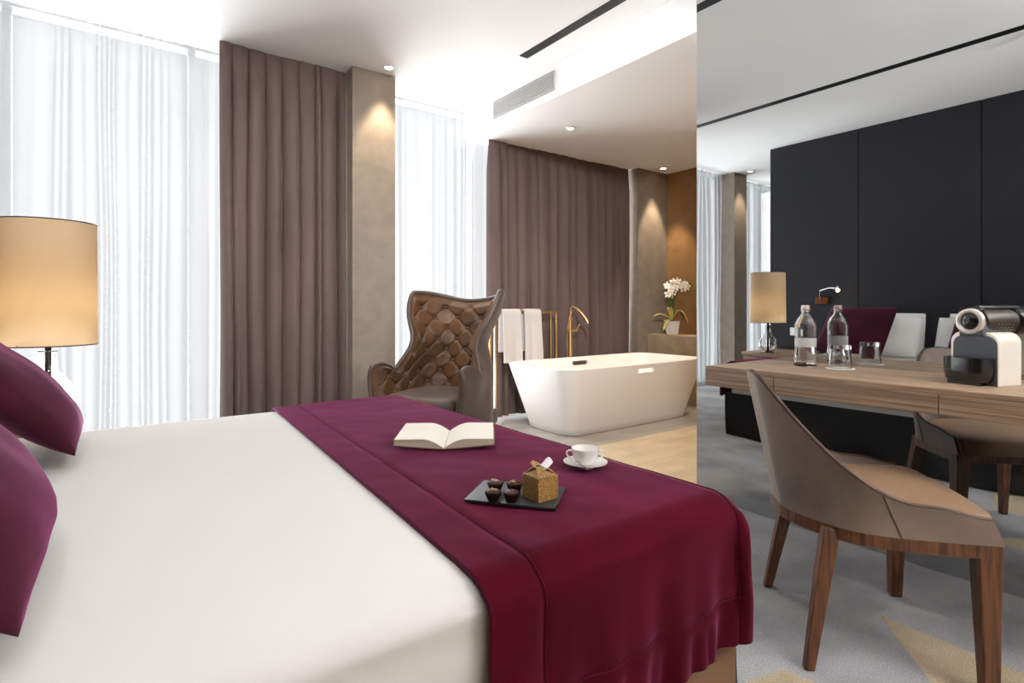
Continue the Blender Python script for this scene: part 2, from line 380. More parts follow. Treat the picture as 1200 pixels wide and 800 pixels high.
# added unseen spots in the bed slot, filling in light on the window side
def fill_spot(x, y, target, label, watts, cone, color=(.98, .985, 1.0)):
    d = thing('fill_spot', label, 'spotlight', (x, y, ZT-.005))
    v = Vector(target)-Vector((x, y, ZT-.07)); q = v.to_track_quat('-Z', 'Y').to_euler()
    S().lathe([(0, .05), (.026, .05), (.028, .045), (.028, -.045), (.024, -.045), (.022, -.02), (0, -.02)], 20).build('spot_head', M['black'], d, loc=(0, 0, -.065), rot=q)
    S().tube([(0, 0, 0), (0, 0, -.05)], .006, 8).build('spot_stem', M['black'], d)
    l = bpy.data.lights.new('spot', 'SPOT'); l.energy = watts; l.spot_size = math.radians(cone); l.spot_blend = 1.; l.color = color; l.shadow_soft_size = .10
    o = bpy.data.objects.new('spot', l); COL.objects.link(o); o.parent = d; o.location = Vector((0, 0, -.065))+v.normalized()*.06; o.rotation_euler = q
TS = 1.0
fill_spot(.535, .75, (.9, 4.0, 1.5), 'added black fill spot in the bed slot turned to the left drape', 170*TS, 55)
fill_spot(.535, .55, (1.9, 3.8, 1.4), 'added black fill spot in the bed slot turned to the armchair', 190*TS, 55)
fill_spot(.535, .35, (3.3, 3.8, 1.3), 'added black fill spot in the bed slot turned to the bathtub', 230*TS, 50)
fill_spot(.535, .15, (4.3, 3.9, 1.3), 'added black fill spot in the bed slot turned to the right drape', 250*TS, 45)
fill_spot(.535, -.1, (-.6, 4.0, 1.5), 'added black fill spot in the bed slot turned to the sheers', 120*TS, 60)
# added fill uplighter behind the camera, bouncing light off the ceiling
ul = thing('fill_uplighter', 'added black fill uplighter in the corner behind the camera', 'lamp', (2.1, -1.45, 0))
S().lathe([(0, 0), (.14, 0), (.14, .02), (.02, .03), (0, .03)], 32).build('base', M['black'], ul)
S().tube([(0, 0, .02), (0, 0, 1.78)], .013, 12).build('pole', M['black'], ul)
S().lathe([(.02, 1.77), (.10, 1.80), (.19, 1.88), (.187, 1.88), (.10, 1.81), (0, 1.785)], 40).build('bowl_shade', M['black'], ul)
l = bpy.data.lights.new('uplight', 'AREA'); l.shape = 'DISK'; l.size = .34; l.energy = 150; l.color = (.96, .98, 1.0)
o = bpy.data.objects.new('uplight', l); COL.objects.link(o); o.parent = ul; o.location = (0, 0, 1.89); o.rotation_euler = (PI, 0, 0)

# ------------------------------------------------------------------ curtains
def folds(seed, pitch):
    rnd = random.Random(seed); ph = [0.]; 
    for k in range(400): ph.append(ph[-1]+pitch*rnd.choice((.5, .7, .9, 1.0, 1.3, 1.9))*rnd.uniform(.85, 1.15))
    amp = [rnd.uniform(.35, 1.) for _ in range(401)]
    def f(x):
        k = 0
        while k < 399 and ph[k+1] < x: k += 1
        t = (x-ph[k])/(ph[k+1]-ph[k]); a = amp[k]*(1-t)+amp[k+1]*t
        return a*math.sin(2*PI*t), t, k
    return f
def curtain(x0, x1, yc, z0, z1, pitch, amp, seed, nx, nzv, top_pinch=.5, flare=0., lobes=False):
    y_amp = lambda k: random.Random(seed*977+k).random()
    f = folds(seed, pitch); f2 = folds(seed+50, pitch*2.3); s = S()
    def P(u, v):
        x = u*(x1-x0); h = v
        x = max(0., x+.025*nz(x*6, v*.9, seed)*(1-v*.6)); y, t, k = f(x); x = u*(x1-x0)
        y2 = f2(x+.1)[0]
        if lobes: y = (.75-1.7*abs(math.sin(PI*t))**.5)*(.6+.4*y_amp(k))
        top = 1-(1-top_pinch)*sstep((h-.88)/.12)
        a = amp*(top*(.78+.22*(1-h)))
        sway = .012*nz(x*3, h*2.2, seed)+.008*math.sin(h*5+k)
        return Vector((x0+x+sway*.8+flare*(u-.5)*(1-h), yc+a*((.8*y if lobes else .85*math.tanh(1.7*y))+.4*y2*(1-.5*h))+sway, z0+(z1-z0)*h))
    s.grid(P, nx, nzv)
    return s
def sheer(x0, x1, label, seed, z1=ZT):
    t = thing('sheer_curtain', label, 'curtain', ((x0+x1)/2, 4.255, 0), group='sheer curtains along the windows')
    s = curtain(x0, x1, 4.255, .02, z1, .105, .032, seed, int((x1-x0)*260), 90, .55)
    s.xf(Matrix.Translation((-(x0+x1)/2, -4.255, 0))); s.build('voile', M['voile'], t, angle=180, recalc=False)
    s = curtain(x0, x1, 4.248, z1-.085, z1, .105, .02, seed, int((x1-x0)*260), 4, 1.)
    s.xf(Matrix.Translation((-(x0+x1)/2, -4.255, 0))); s.build('heading_band', M['voile'], t, angle=180, recalc=False)
    return t
sheer(-1.42, 1.44, 'white sheer curtain behind the bedside lamp', 3)
sheer(1.80, 2.618, 'white sheer curtain behind the tufted armchair', 5)
sheer(-2.98, -1.73, 'white sheer curtain seen in the mirror beyond the column', 9)
t = thing('sheer_curtain', 'white sheer strip beside the drape, right of the armchair', 'curtain', (3.63, 4.255, 0), group='sheer curtains along the windows')
s = curtain(2.622, 4.63, 4.255, .02, ZL, .105, .03, 12, 480, 80, .55); s.xf(Matrix.Translation((-3.63, -4.255, 0))); s.build('voile', M['voile'], t, angle=180, recalc=False)
def drape(x0, x1, z1, yc, label, seed, pitch):
    t = thing('drape', label, 'curtain', ((x0+x1)/2, yc, 0), group='taupe drapes')
    s = curtain(x0, x1, yc, .03, z1, pitch, .078, seed, int((x1-x0)*300), 40, .22, lobes=True)
    s.xf(Matrix.Translation((-(x0+x1)/2, -yc, 0))); s.build('cloth', M['drape'], t, angle=180, solid=.004, soff=0, recalc=False)
    return t
drape(.62, 1.45, ZT, 4.09, 'taupe drape hanging between the sheer curtain and the column', 21, .098)
drape(2.80, 4.64, ZL, 4.145, 'wide taupe drape hanging behind the bathtub', 33, .11)

# ------------------------------------------------------------------ mirror wall and headboard wall
o = bx('wall_mirror', M['mirror'], XM, 2.618, -1.8, YM, .002, ZT-.002)
tag(o, 'floor-to-ceiling smoked mirror panel behind the desk', 'mirror')
hb = thing('headboard', 'black upholstered floor-to-ceiling headboard wall', 'headboard', (-.95, .73, 0))
ys = [-1.78, -.49, .46, 1.41, 2.36, 3.26]
for a, b in zip(ys, ys[1:]):
    S().box(0.0, .15, a+.003-.73, b-.003-.73, .001, ZT-.001).build('upholstered_panel', M['headboard'], hb, bevel=.004)
sw = thing('light_switch', 'white wall switch on the black headboard beside the reading lamp', 'switch', (-.80, 2.99, .76))
S().box(0, .010, -.04, .04, -.042, .042).build('plate', M['ceramic'], sw, bevel=.003)
S().box(.010, .014, -.03, .03, -.032, .032).build('rocker', M['ceramic'], sw, bevel=.002)
rl = thing('reading_lamp', 'lit gooseneck reading lamp on a bronze plate on the headboard', 'lamp', (-.80, 2.70, 1.09))
S().box(0, .03, -.06, .06, -.035, .035).build('mount', mat('bronze', (120, 72, 44), .35, .8), rl, bevel=.004)
S().tube([(.03, 0, 0), (.06, -.005, .04), (.09, -.02, .10), (.12, -.12, .125), (.15, -.20, .12)], .007).build('gooseneck', M['chrome'], rl)
S().lathe([(0, .02), (.014, .018), (.020, 0), (.022, -.03), (.018, -.031), (0, -.03)], 20).build('lamp_head', M['chrome'], rl, loc=(.155, -.21, .12), rot=(.5, -.5, 0))
S().ball((0, 0, 0), .017).build('bulb', mat('reading_bulb', (255, 240, 210), .5, emit=(255, 214, 150), estr=60), rl, loc=(.168, -.22, .10))

# ------------------------------------------------------------------ bed
ZB = .58; BX0, BX1, BY0, BY1 = -.78, 1.18, .73, 2.55
bed = thing('bed', 'large bed made up in white sheets with dark fabric skirt', 'bed', ((BX0+BX1)/2, (BY0+BY1)/2, 0))
ox, oy = (BX0+BX1)/2, (BY0+BY1)/2
def inset(ix, z0, z1, s=None):
    return (s or S()).box(BX0+ix-ox, BX1-ix-ox, BY0+ix-oy, BY1-ix-oy, z0, z1)
S().box(BX0-ox+.02, BX1-ox-.03, BY0-oy+.03, BY1-oy-.03, .30, .385).build('box_spring', M['sheet'], bed, bevel=.02, seg=3)
def mattress():
    s = S(); hx, hy = (BX1-BX0)/2, (BY1-BY0)/2
    rows = []
    prof = [(.05, .37), (.012, .385), (0, .40), (0, .44), (0, .49), (.004, .518), (.0, .532), (.003, .545), (.015, .562), (.04, .574), (.09, .579), (.2, .58)]
    n = 160
    def ring(ins, z):
        pts = []
        rc = .09; a, b = hx-ins, hy-ins; rc = max(.03, rc-ins*.3)
        per = [(a-rc, b-rc, 0), (-(a-rc), b-rc, PI/2), (-(a-rc), -(b-rc), PI), (a-rc, -(b-rc), 1.5*PI)]
        segs = 40
        for cx, cy, a0 in per:
            for k in range(9):
                t = a0+k/8*PI/2; pts.append((cx+rc*math.cos(t), cy+rc*math.sin(t), z))
            # straight run to next corner is subdivided
            nx_ = per[(per.index((cx, cy, a0))+1) % 4]; t = a0+PI/2
            p0 = Vector((cx+rc*math.cos(t), cy+rc*math.sin(t), z)); p1 = Vector((nx_[0]+rc*math.cos(t), nx_[1]+rc*math.sin(t), z))
            for k in range(1, segs): pts.append(tuple(p0.lerp(p1, k/segs)))
        return pts
    R = []
    for ins, z in prof:
        R.append([s.bm.verts.new((x+.004*nz(x*4, y*4, z*6), y+.006*nz(x*3, y*3, z*5+9), zz)) for x, y, zz in ring(ins, z)])
    for a, b in zip(R, R[1:]):
        for k in range(len(a)): s.bm.faces.new((a[k], a[(k+1) % len(a)], b[(k+1) % len(a)], b[k]))
    s.bm.faces.new(R[-1]); s.bm.faces.new(R[0][::-1])
    return s
mattress().build('mattress', M['sheet'], bed, angle=60)
skirt_m = mat('brown_skirt_fabric', (112, 84, 62), .9, bump=.1, bscale=200)
shaded_skirt = mat('shaded_skirt_fabric', (20, 18, 18), .9, bump=.1, bscale=200)  # foot cloth near black: shade at the bed foot put into its colour
def skirt(p0, p1, out, seed):
    p0, p1, out = Vector(p0), Vector(p1), Vector(out); d = (p1-p0).length; s = S()
    def P(u, v):
        q = p0.lerp(p1, u); h = 1-v
        w = (.012+.022*h)*math.sin(u*d*6+2*nz(u*d*2, seed))*h + .02*h
        return Vector((q.x+out.x*w, q.y+out.y*w, .008+.335*v))
    s.grid(P, int(d*60), 10); return s
a, b_, c, d = BX0-ox, BX1-ox, BY0-oy, BY1-oy
skirt((a, c, 0), (b_, c, 0), (0, -1, 0), 1).build('side_skirt', skirt_m, bed, solid=.004, soff=0)
skirt((a, d, 0), (b_, d, 0), (0, 1, 0), 2).build('side_skirt', skirt_m, bed, solid=.004, soff=0)
k = skirt((b_, c, 0), (b_, d, 0), (1, 0, 0), 3).build('foot_skirt', shaded_skirt, bed, solid=.004, soff=0); k['label'] = 'skirt across the bed foot, shade in its colour'

# runner: a velvet cloth over the foot end
RR = .055; RT = .003
def over(e):                                  # excess past an edge -> (out, drop)
    if e <= 0: return e, 0.
    if e < RR*PI/2: return RR*math.sin(e/RR), RR*(1-math.cos(e/RR))
    return RR, RR+(e-RR*PI/2)
EXM, EYN, EYF = .125, .345, .30
def runner_pt(sx, ty, lift=0.):
    """sx: 0 at inner edge .. 1 at foot hem; ty: metres along y measured on the cloth from the near edge line"""
    y_e0, y_e1 = BY0+RR-.012, BY1-RR+.012
    frac = max(0., min(1., (ty-y_e0)/(y_e1-y_e0)))
    xin = .480+.105*frac
    x_e = BX1-RR+.012
    X = xin+(x_e+EXM-xin)*sx
    ex = X-x_e; ey = (y_e0-ty); ef = ty-y_e1
    ox_, dz1 = over(ex); oy_, dz2 = over(ey); of_, dz3 = over(ef)
    x = x_e+ox_; drop = 0.
    y = y_e0-oy_ if ey > 0 else (y_e1+of_ if ef > 0 else ty)
    side = max(ey, ef, 0.)
    bl = sstep(side/.16)
    if ex > 0:
        x = x_e + ox_*(1-bl) + (ex*.42+.006)*bl
        drop += dz1*(1-bl)
        sg = -1 if ey > 0 else 1
        y += sg*bl*(.035*math.sin(min(1, ex/EXM)*PI*.9)-.03*ex/EXM)
    drop += max(dz2, dz3)
    if side > RR:
        h = min(1, (side-RR)/.3); sg = -1 if ey > 0 else 1
        y += sg*(.006+h*(.009*math.sin(x*27+1.6*nz(x*7, 2.))+.005*math.sin(x*61+side*4)+.010*sstep(h)+.0035*math.sin(x*96+2.5*nz(x*9, 5.))*sstep((h-.65)/.15)))
        x += h*.004*math.sin(side*30)
    z = ZB+RT+.003*nz(x*5, y*5, .3)+.0018*nz(x*13, y*11, 4.)-drop
    # slight pillowing between the hem seam and the edge
    return Vector((x, y, z+lift))
def seam_dent(sx, ty):
    hem = .1
    width = 1.0
    d = []
    y_e0, y_e1 = BY0+RR-.012, BY1-RR+.012
    t0, t1 = y_e0-EYN, y_e1+EYF
    Wd = .72
    d1 = abs(sx*Wd-hem); d2 = abs((1-sx)*Wd-hem); d3 = abs(ty-t0-hem)
    inx = sx*Wd > hem-.005 and (1-sx)*Wd > hem-.005
    iny = ty-t0 > hem-.005
    v = 0.
    if iny: v = max(v, math.exp(-(d1/.008)**2), math.exp(-(d2/.008)**2))
    if inx: v = max(v, math.exp(-(d3/.008)**2))
    return v
run = thing('bed_runner', 'burgundy velvet bed runner draped over the foot of the bed', 'bed runner', (.85, 1.64, ZB))
y_e0, y_e1 = BY0+RR-.012, BY1-RR+.012; T0, T1 = y_e0-EYN, y_e1+EYF
s = S(); inv = Matrix.Translation((-.85, -1.64, -ZB))
NU, NV = 110, 250
V = s.grid(lambda u, v: runner_pt(u, T0+(T1-T0)*v), NU, NV)
s.bm.normal_update()
for i in range(NU):
    for j in range(NV):
        q = V[i][j]; dn = seam_dent(i/(NU-1), T0+(T1-T0)*j/(NV-1))
        n = q.normal if q.normal.z > -.2 else -q.normal
        q.co = q.co - n*dn*.0045
s.xf(inv); cloth = s.build('cloth', M['velvet'], run, angle=180, solid=.010, soff=1., recalc=False)
def seam_line(pts, name='hem_seam'):
    return S().tube([p for p in pts], .0014, 6).xf(inv).build(name, M['velvet'], run)
hs = .1/.72
def seam_pts(fn, n=200):
    e = .002; out = []
    for k in range(n+1):
        sx, ty = fn(k/n); p = runner_pt(sx, ty)
        nrm = (runner_pt(min(1, sx+e), ty)-runner_pt(sx-e, ty)).cross(runner_pt(sx, ty+e)-runner_pt(sx, ty-e))
        out.append(p+nrm.normalized()*.0098)
    return out
seam_line(seam_pts(lambda k: (hs, T0+.002+(T1-T0-.004)*k)))
seam_line(seam_pts(lambda k: (1-hs, T0+.1+(T1-T0-.1)*k*.998)))
seam_line(seam_pts(lambda k: (hs+(1-2*hs)*k, T0+.1)))

# pillows and cushions
def pillow(w, h, t, seed, p=2.4):
    s = S(); nu, nv = 34, 28
    def P(sgn):
        def f(u, v):
            a, b = 2*u-1, 2*v-1
            pin = 1-.05*(a*a)*(1-b*b)-0.0
            bl = max(0, (1-abs(a)**p))**.55*max(0, (1-abs(b)**p))**.55
            a0, b0 = a, b; a, b = a0*math.sqrt(1-.18*b0*b0/2), b0*math.sqrt(1-.18*a0*a0/2)
            y = a*w/2*(1-.06*(1-a*a)*0-.05*(1-abs(b)**2)*0)*(1-.045*math.cos(b*PI/2)*abs(a))
            z = h/2+b*h/2*(1-.045*math.cos(a*PI/2)*abs(b))
            th = t/2*bl*(1-.18*b)
            return Vector((sgn*th+.010*bl*nz(a*2.2, b*2.2, seed+sgn), y, z+.012*nz(a*3, b*3, seed)*(1-abs(b))))
        return f
    s.grid(P(1), nu, nv); s.grid(P(-1), nu, nv, flip=True)
    bmesh.ops.remove_doubles(s.bm, verts=s.bm.verts, dist=.0008)
    return s
def place_pillow(name, m, w, h, t, loc, lean, seed, label, cat, group, rz=0.):
    o = pillow(w, h, t, seed).build(name, m, angle=180)
    o.location = loc; o.rotation_euler = (0, -lean, rz); tag(o, label, cat, group); return o
place_pillow('pillow', M['white_cotton'], .70, .40, .12, (-.62, 2.10, ZB), .16, 1, 'white pillow against headboard at the window end, rear of its pair', 'pillow', 'white bed pillows')
place_pillow('pillow', M['white_cotton'], .70, .39, .12, (-.36, 2.07, ZB+.005), .42, 2, 'white pillow at window end directly behind the burgundy cushion', 'pillow', 'white bed pillows')
place_pillow('pillow', M['white_cotton'], .70, .40, .12, (-.62, 1.26, ZB), .16, 3, 'white pillow against headboard at the camera end, rear of its pair', 'pillow', 'white bed pillows')
place_pillow('pillow', M['white_cotton'], .70, .39, .12, (-.36, 1.29, ZB+.005), .42, 4, 'white pillow at camera end directly behind the burgundy cushion', 'pillow', 'white bed pillows')
place_pillow('cushion', M['cushion'], .58, .56, .14, (-.055, 2.17, ZB+.03), .74, 5, 'burgundy velvet cushion nearer the bedside lamp', 'cushion', 'burgundy cushions on the bed')
place_pillow('cushion', M['cushion'], .60, .56, .17, (-.075, 1.18, ZB+.03), .72, 6, 'burgundy velvet cushion in the near left foreground', 'cushion', 'burgundy cushions on the bed')

# ------------------------------------------------------------------ nightstand and lamp
ns = thing('nightstand', 'dark wooden bedside table under the lamp', 'bedside table', (-.42, 2.95, 0))
S().box(-.36, .305, -.24, .24, .53, .565).build('top', M['walnut'], ns, bevel=.003)
S().box(-.35, .29, -.23, .23, .10, .53).build('body', M['walnut'], ns, bevel=.003)
S().box(.29, .303, -.22, .22, .33, .52).build('drawer', M['walnut'], ns, bevel=.003)
S().box(.29, .303, -.22, .22, .115, .32).build('drawer', M['walnut'], ns, bevel=.003)
S().box(-.32, .26, -.20, .20, 0, .10).build('plinth', M['black'], ns)
lamp = thing('table_lamp', 'glass table lamp with lit beige drum shade beside the bed', 'lamp', (-.185, 2.945, .565))
def glass_lathe(outer, inner, n=40): return S().lathe(outer+inner, n)
S().lathe([(.0, .0), (.055, 0), (.058, .004), (.056, .010), (0, .010)], 40).build('foot', M['glass'], lamp)
outer = [(.02, .010), (.055, .022), (.082, .055), (.090, .090), (.084, .125), (.062, .160), (.040, .185), (.032, .20), (.028, .235), (.024, .275)]
inner = [(.019, .275), (.023, .235), (.027, .20), (.034, .182), (.055, .157), (.076, .123), (.081, .090), (.073, .058), (.049, .030), (.02, .018), (.0, .018)]
S().lathe([(0, .010)]+outer+inner, 44).build('glass_base', M['glass'], lamp)
S().tube([(0, 0, .018), (0, 0, .30)], .011, 12).build('stem', mat('dark_steel', (70, 64, 60), .25, .9), lamp)
S().lathe([(0, .275), (.034, .275), (.034, .280), (0, .280)], 32).build('collar', M['chrome'], lamp)
sh0, sh1, rs = .302, .80, .165
S().lathe([(rs, sh0), (rs-.002, (sh0+sh1)/2), (rs-.004, sh1)], 64).build('lamp_shade', M['shade'], lamp, recalc=False)
for rr_, zz_ in ((rs, sh0), (rs-.004, sh1)):
    S().tube([(rr_*math.cos(2*PI*k/64), rr_*math.sin(2*PI*k/64), zz_) for k in range(64)], .0025, 6, closed=True).build('shade_trim', M['piping'], lamp)
sp = S()
for k in range(3):
    a = 2*PI*k/3; sp.tube([(0, 0, .30), (rs*math.cos(a), rs*math.sin(a), sh0+.004)], .002, 6)
sp.build('shade_spider', M['chrome'], lamp)
S().tube([(0, 0, .30), (0, 0, .345)], .014, 12).build('socket', M['black'], lamp)
S().ball((0, 0, .40), .03).build('bulb', mat('shade_bulb', (255, 240, 215), .5, emit=(255, 214, 160), estr=5), lamp)
l = bpy.data.lights.new('bulb_light', 'POINT'); l.energy = 1.2; l.color = (1, .80, .56); l.shadow_soft_size = .04
lo = bpy.data.objects.new('bulb_light', l); COL.objects.link(lo); lo.parent = lamp; lo.location = (0, 0, .47)

# ------------------------------------------------------------------ things on the runner
ZR = ZB+RT+.013
# open book
bl, br_, bs = at(466, 523, ZR), at(568, 528, ZR), at(519, 530, ZR)
btop = at(528, 503, ZR)
bc = (bs+btop)/2; ang = math.atan2(btop.y-bs.y, btop.x-bs.x)-PI/2
book = thing('open_book', 'thick open book lying face up on the burgundy runner', 'book', (bc.x, bc.y, ZR), ang)
PW, PH = .148, .235
def page_prof(x):                             # height of the page block at distance x from the spine
    t = x/PW
    return .004+.030*math.sin(min(1, t*2.1)*PI/2)*(1-.50*t)-.002
def lift(x): return .012*(x/PW)**1.2
def pages(sg):
    s = S(); n = 24
    top = [(sg*PW*k/n, page_prof(PW*k/n)+lift(PW*k/n)) for k in range(n+1)]
    for k in range(n):
        (xa, za), (xb, zb) = top[k], top[k+1]
        v = [s.bm.verts.new(p) for p in ((xa, -PH/2, .002+lift(abs(xa))), (xb, -PH/2, .002+lift(abs(xb))), (xb, PH/2, .002+lift(abs(xb))), (xa, PH/2, .002+lift(abs(xa))), (xa, -PH/2, za), (xb, -PH/2, zb), (xb, PH/2, zb), (xa, PH/2, za))]
        for f in ((3,2,1,0),(4,5,6,7),(0,1,5,4),(2,3,7,6)): s.bm.faces.new([v[i] for i in f])
        if k == n-1: s.bm.faces.new([v[i] for i in (1, 2, 6, 5)])
    bmesh.ops.remove_doubles(s.bm, verts=s.bm.verts, dist=.0003)
    return s
for sg in (-1, 1):
    pages(sg).build('page_block', M['page_edge'], book, angle=30)
    s = S(); s.grid(lambda u, v, sg=sg: Vector((sg*(.001+(PW-.001)*u), (v-.5)*PH, page_prof((PW-.001)*u+.001)+lift((PW-.001)*u+.001)+.0012)), 24, 4, flip=sg < 0)
    s.build('open_page', M['paper'], book, angle=60)
s = S(); s.grid(lambda u, v: Vector(((PW+.004)*(2*u-1), (v-.5)*(PH+.006), lift(abs((PW+.004)*(2*u-1)))+.001)), 25, 2); s.build('cover', M['cover'], book, solid=.0018, soff=0)

# slate with chocolates and gift box
sl = [at(566, 565, ZR), at(545, 588, ZR), at(653, 599, ZR), at(662, 573, ZR)]
sc = (sl[0]+sl[1]+sl[2]+sl[3])/4
e1 = ((sl[2]-sl[1])+(sl[3]-sl[0]))/2; sa = math.atan2(e1.y, e1.x); SL = e1.length
e2 = ((sl[0]-sl[1])+(sl[3]-sl[2]))/2; SW = e2.length
slate = S().box(-SL/2, SL/2, -SW/2, SW/2, 0, .006).build('slate_board', M['slate'], bevel=.001)
slate.location = (sc.x, sc.y, ZR); slate.rotation_euler = (0, 0, sa); tag(slate, 'black slate board with chocolates and gold box on the runner', 'tray')
zs = ZR+.0065
chs = [((578, 586), 'chocolate with hazelnut topping at the front left of the slate', 0),
       ((599.5, 587), 'plain dark round chocolate at the front right, nearest gold box', 1),
       ((580.5, 575), 'chocolate with pale flaked topping at the back left of slate', 2),
       ((603, 576), 'chocolate topped with chopped nuts at back right beside box', 3)]
for (px, py), lab, k in chs:
    p = at(px, py, zs); r = .0165
    ch = thing('chocolate', lab, 'chocolate', (p.x, p.y, zs), k*.7, 'chocolates on the slate')
    s = S(); n = 36
    def cupf(u, v):
        a = 2*PI*u; rr = (.0115+.0068*v)*(1+.045*math.cos(18*a)*(.3+.7*v)); return Vector((rr*math.cos(a), rr*math.sin(a), .018*v))
    s.grid(cupf, 108, 5, cu=True)
    s.build('paper_cup', M['choc_cup'], ch, solid=.0006, soff=-1)
    S().lathe([(0, .002), (.0105, .002), (.0155, .016), (.0150, .020), (.011, .0225), (.005, .0235), (0, .0238)], 24).build('praline', M['choc'], ch)
    s = S(); rnd = random.Random(k)
    for q in range((3, 1, 5, 7)[k]):
        a = rnd.uniform(0, 6.28); d = rnd.uniform(.001, .009) if k != 1 else .002
        s.ball((d*math.cos(a), d*math.sin(a), .0240), rnd.uniform(.0022, .0042) if k != 1 else .003, (1.3, .9, .7), 8, 6)
    s.build('topping', (M['nut'], M['choc'], mat('pale_flakes', (172, 152, 136), .7), M['nut'])[k], ch)
pb, pl, pr = at(631, 590, zs), at(616, 580, zs), at(653, 584, zs)
e = pr-pb; bw = .056; ba = math.atan2(e.y, e.x)
u = Vector((math.cos(ba), math.sin(ba), 0)); w = Vector((-u.y, u.x, 0)); ctr = pb+u*bw/2+w*bw/2
gb = thing('gift_box', 'small gold patterned gift box with folded top on the slate', 'box', (ctr.x, ctr.y, zs), ba)
h = .05
S().box(-bw/2, bw/2, -bw/2, bw/2, 0, h).build('box_body', M['box_gold'], gb, bevel=.001)
s = S(); hb2 = bw/2+.0005
def petal(a0):
    Mx = Matrix.Rotation(a0, 4, 'Z')
    def f(u, v):
        a = (u-.5); wd = hb2*2*(1-v*.55); return Mx @ Vector((a*wd, -hb2+v*hb2*1.05, h+.0008+.017*math.sin(v*PI*.5)**1.6+.002*math.sin(u*PI)))
    return f
for k in range(4): s.grid(petal(k*PI/2), 8, 8)
s.build('folded_lid', M['box_gold'], gb, solid=.0008, soff=0)
s = S()
s.grid(lambda u, v: Vector((-.008+.034*u, -.012+.026*v-.004*math.sin(u*3), h+.010+.016*u+.006*math.sin(v*PI)*(.4+u))), 10, 8)
s.build('paper_tag', mat('white_tag', (226, 222, 226), .6), gb, solid=.0006, soff=0)
S().lathe([(0, .0), (.006, .001), (.008, .006), (.005, .012), (0, .014)], 12, (-.004, .002, h+.008)).build('seal', M['black'], gb)
s = S(); s.grid(lambda u, v: Vector((-.012+.024*u, .004+.018*v, h+.012+.012*math.sin(v*1.5)+.003*math.sin(u*5))), 8, 6)
s.build('paper_tag', M['box_gold'], gb, solid=.0006, soff=0)

# cup, saucer, spoon
cp = at(686, 545, ZR)
cp = at(686, 546, ZR); CS = .80
sau = S().lathe([(0, .003), (.028, .003), (.030, 0), (.034, 0), (.036, .004), (.060, .010), (.073, .016), (.0735, .0175), (.060, .0135), (.036, .0075), (.030, .006), (0, .006)], 56).build('saucer', M['ceramic'])
sau.location = cp; sau.scale = (CS, CS, CS); tag(sau, 'round white saucer on the runner under the cup', 'saucer')
cup = thing('tea_cup', 'white two-handled cup standing on the saucer', 'cup', (cp.x, cp.y, cp.z+.0050), -TH); cup.scale = (CS, CS, CS)
S().lathe([(0, 0), (.020, 0), (.023, .002), (.030, .008), (.040, .022), (.0445, .040), (.0465, .055), (.0455, .0555), (.043, .040), (.0385, .024), (.029, .011), (0, .006)], 48).build('bowl', M['ceramic'], cup)
for sg in (-1, 1):
    S().tube([(sg*.042, 0, .045), (sg*.054, 0, .049), (sg*.063, 0, .043), (sg*.063, 0, .032), (sg*.054, 0, .022), (sg*.040, 0, .020)], .0035, 8).build('handle', M['ceramic'], cup, sub=1)
q0, q1 = at(677, 542, ZR+.014), at(691, 553, ZR+.014); q_ = q1-q0; qm = (q0+q1)/2
sp_ = thing('teaspoon', 'small silver teaspoon resting on the front of the saucer', 'spoon', (qm.x, qm.y, cp.z+.0145), math.atan2(-q_.y, -q_.x)); sp_.scale = (.75, .75, .75)
S().ball((.052, 0, .002), .010, (1.5, 1, .3)).build('bowl', M['chrome'], sp_)
S().tube([(.040, 0, .002), (0, 0, .004), (-.045, 0, .003)], [.0016, .0018, .0032], 8).build('shaft', M['chrome'], sp_)

# ------------------------------------------------------------------ tufted armchair
AX, AY, AH = 1.885, 3.36, math.radians(-151)
ac = thing('wing_armchair', 'button-tufted brown wing armchair between bed and window', 'armchair', (AX, AY, 0), AH)
def zt(t):                                    # top edge height, t = 0 back centre .. 1 arm front
    if t < .50: return 1.07+.06*sstep(t/.42)
    if t < .74:
        q = (t-.50)/.24; return 1.13-(1.13-.585)*sstep(q)**.85
    q = (t-.74)/.26; return .585+.065*math.sin(q*PI*.62)-.02*q*q
def wing_pt(u, v, off=0.):
    """u in -1..1 round the shell, v 0..1 up; off > 0 moves inwards"""
    t = abs(u); sg = 1 if u >= 0 else -1
    z = .22+(zt(t)-.22)*v
    w = .335+.035*sstep((z-.80)/.32)-.075*math.exp(-((z-.77)/.14)**2)
    if t > .55: w += .040*sstep((t-.55)/.3)*sstep((z-.30)/.3)
    rec = -.27-.26*max(0, z-.42)              # recline of the back
    f = .34-.10*sstep((.5-z)/.3)*0
    hy = math.sin(min(1, t/.56)*PI/2)**.9
    q = max(0, (t-.16)/.84); g = q**1.22
    x = rec+(f-rec*.0-rec)*g; x = rec*(1-g)+f*g
    if z > .62: x += .02*sstep((z-.7)/.35)*sstep((t-.2)/.3)   # wings come forward
    y = sg*w*hy
    if off:
        # inward direction: towards the chair's axis
        cx = .12; d = Vector((cx-x, -y*1.2, 0)); d = d.normalized() if d.length > 1e-4 else Vector((1, 0, 0))
        x += d.x*off; y += d.y*off
    return Vector((x, y, z))
s = S(); s.grid(lambda a, b: wing_pt(2*a-1, b), 90, 34)
s.build('outer_shell', M['grey_velvet'], ac, solid=.018, soff=0, angle=180)
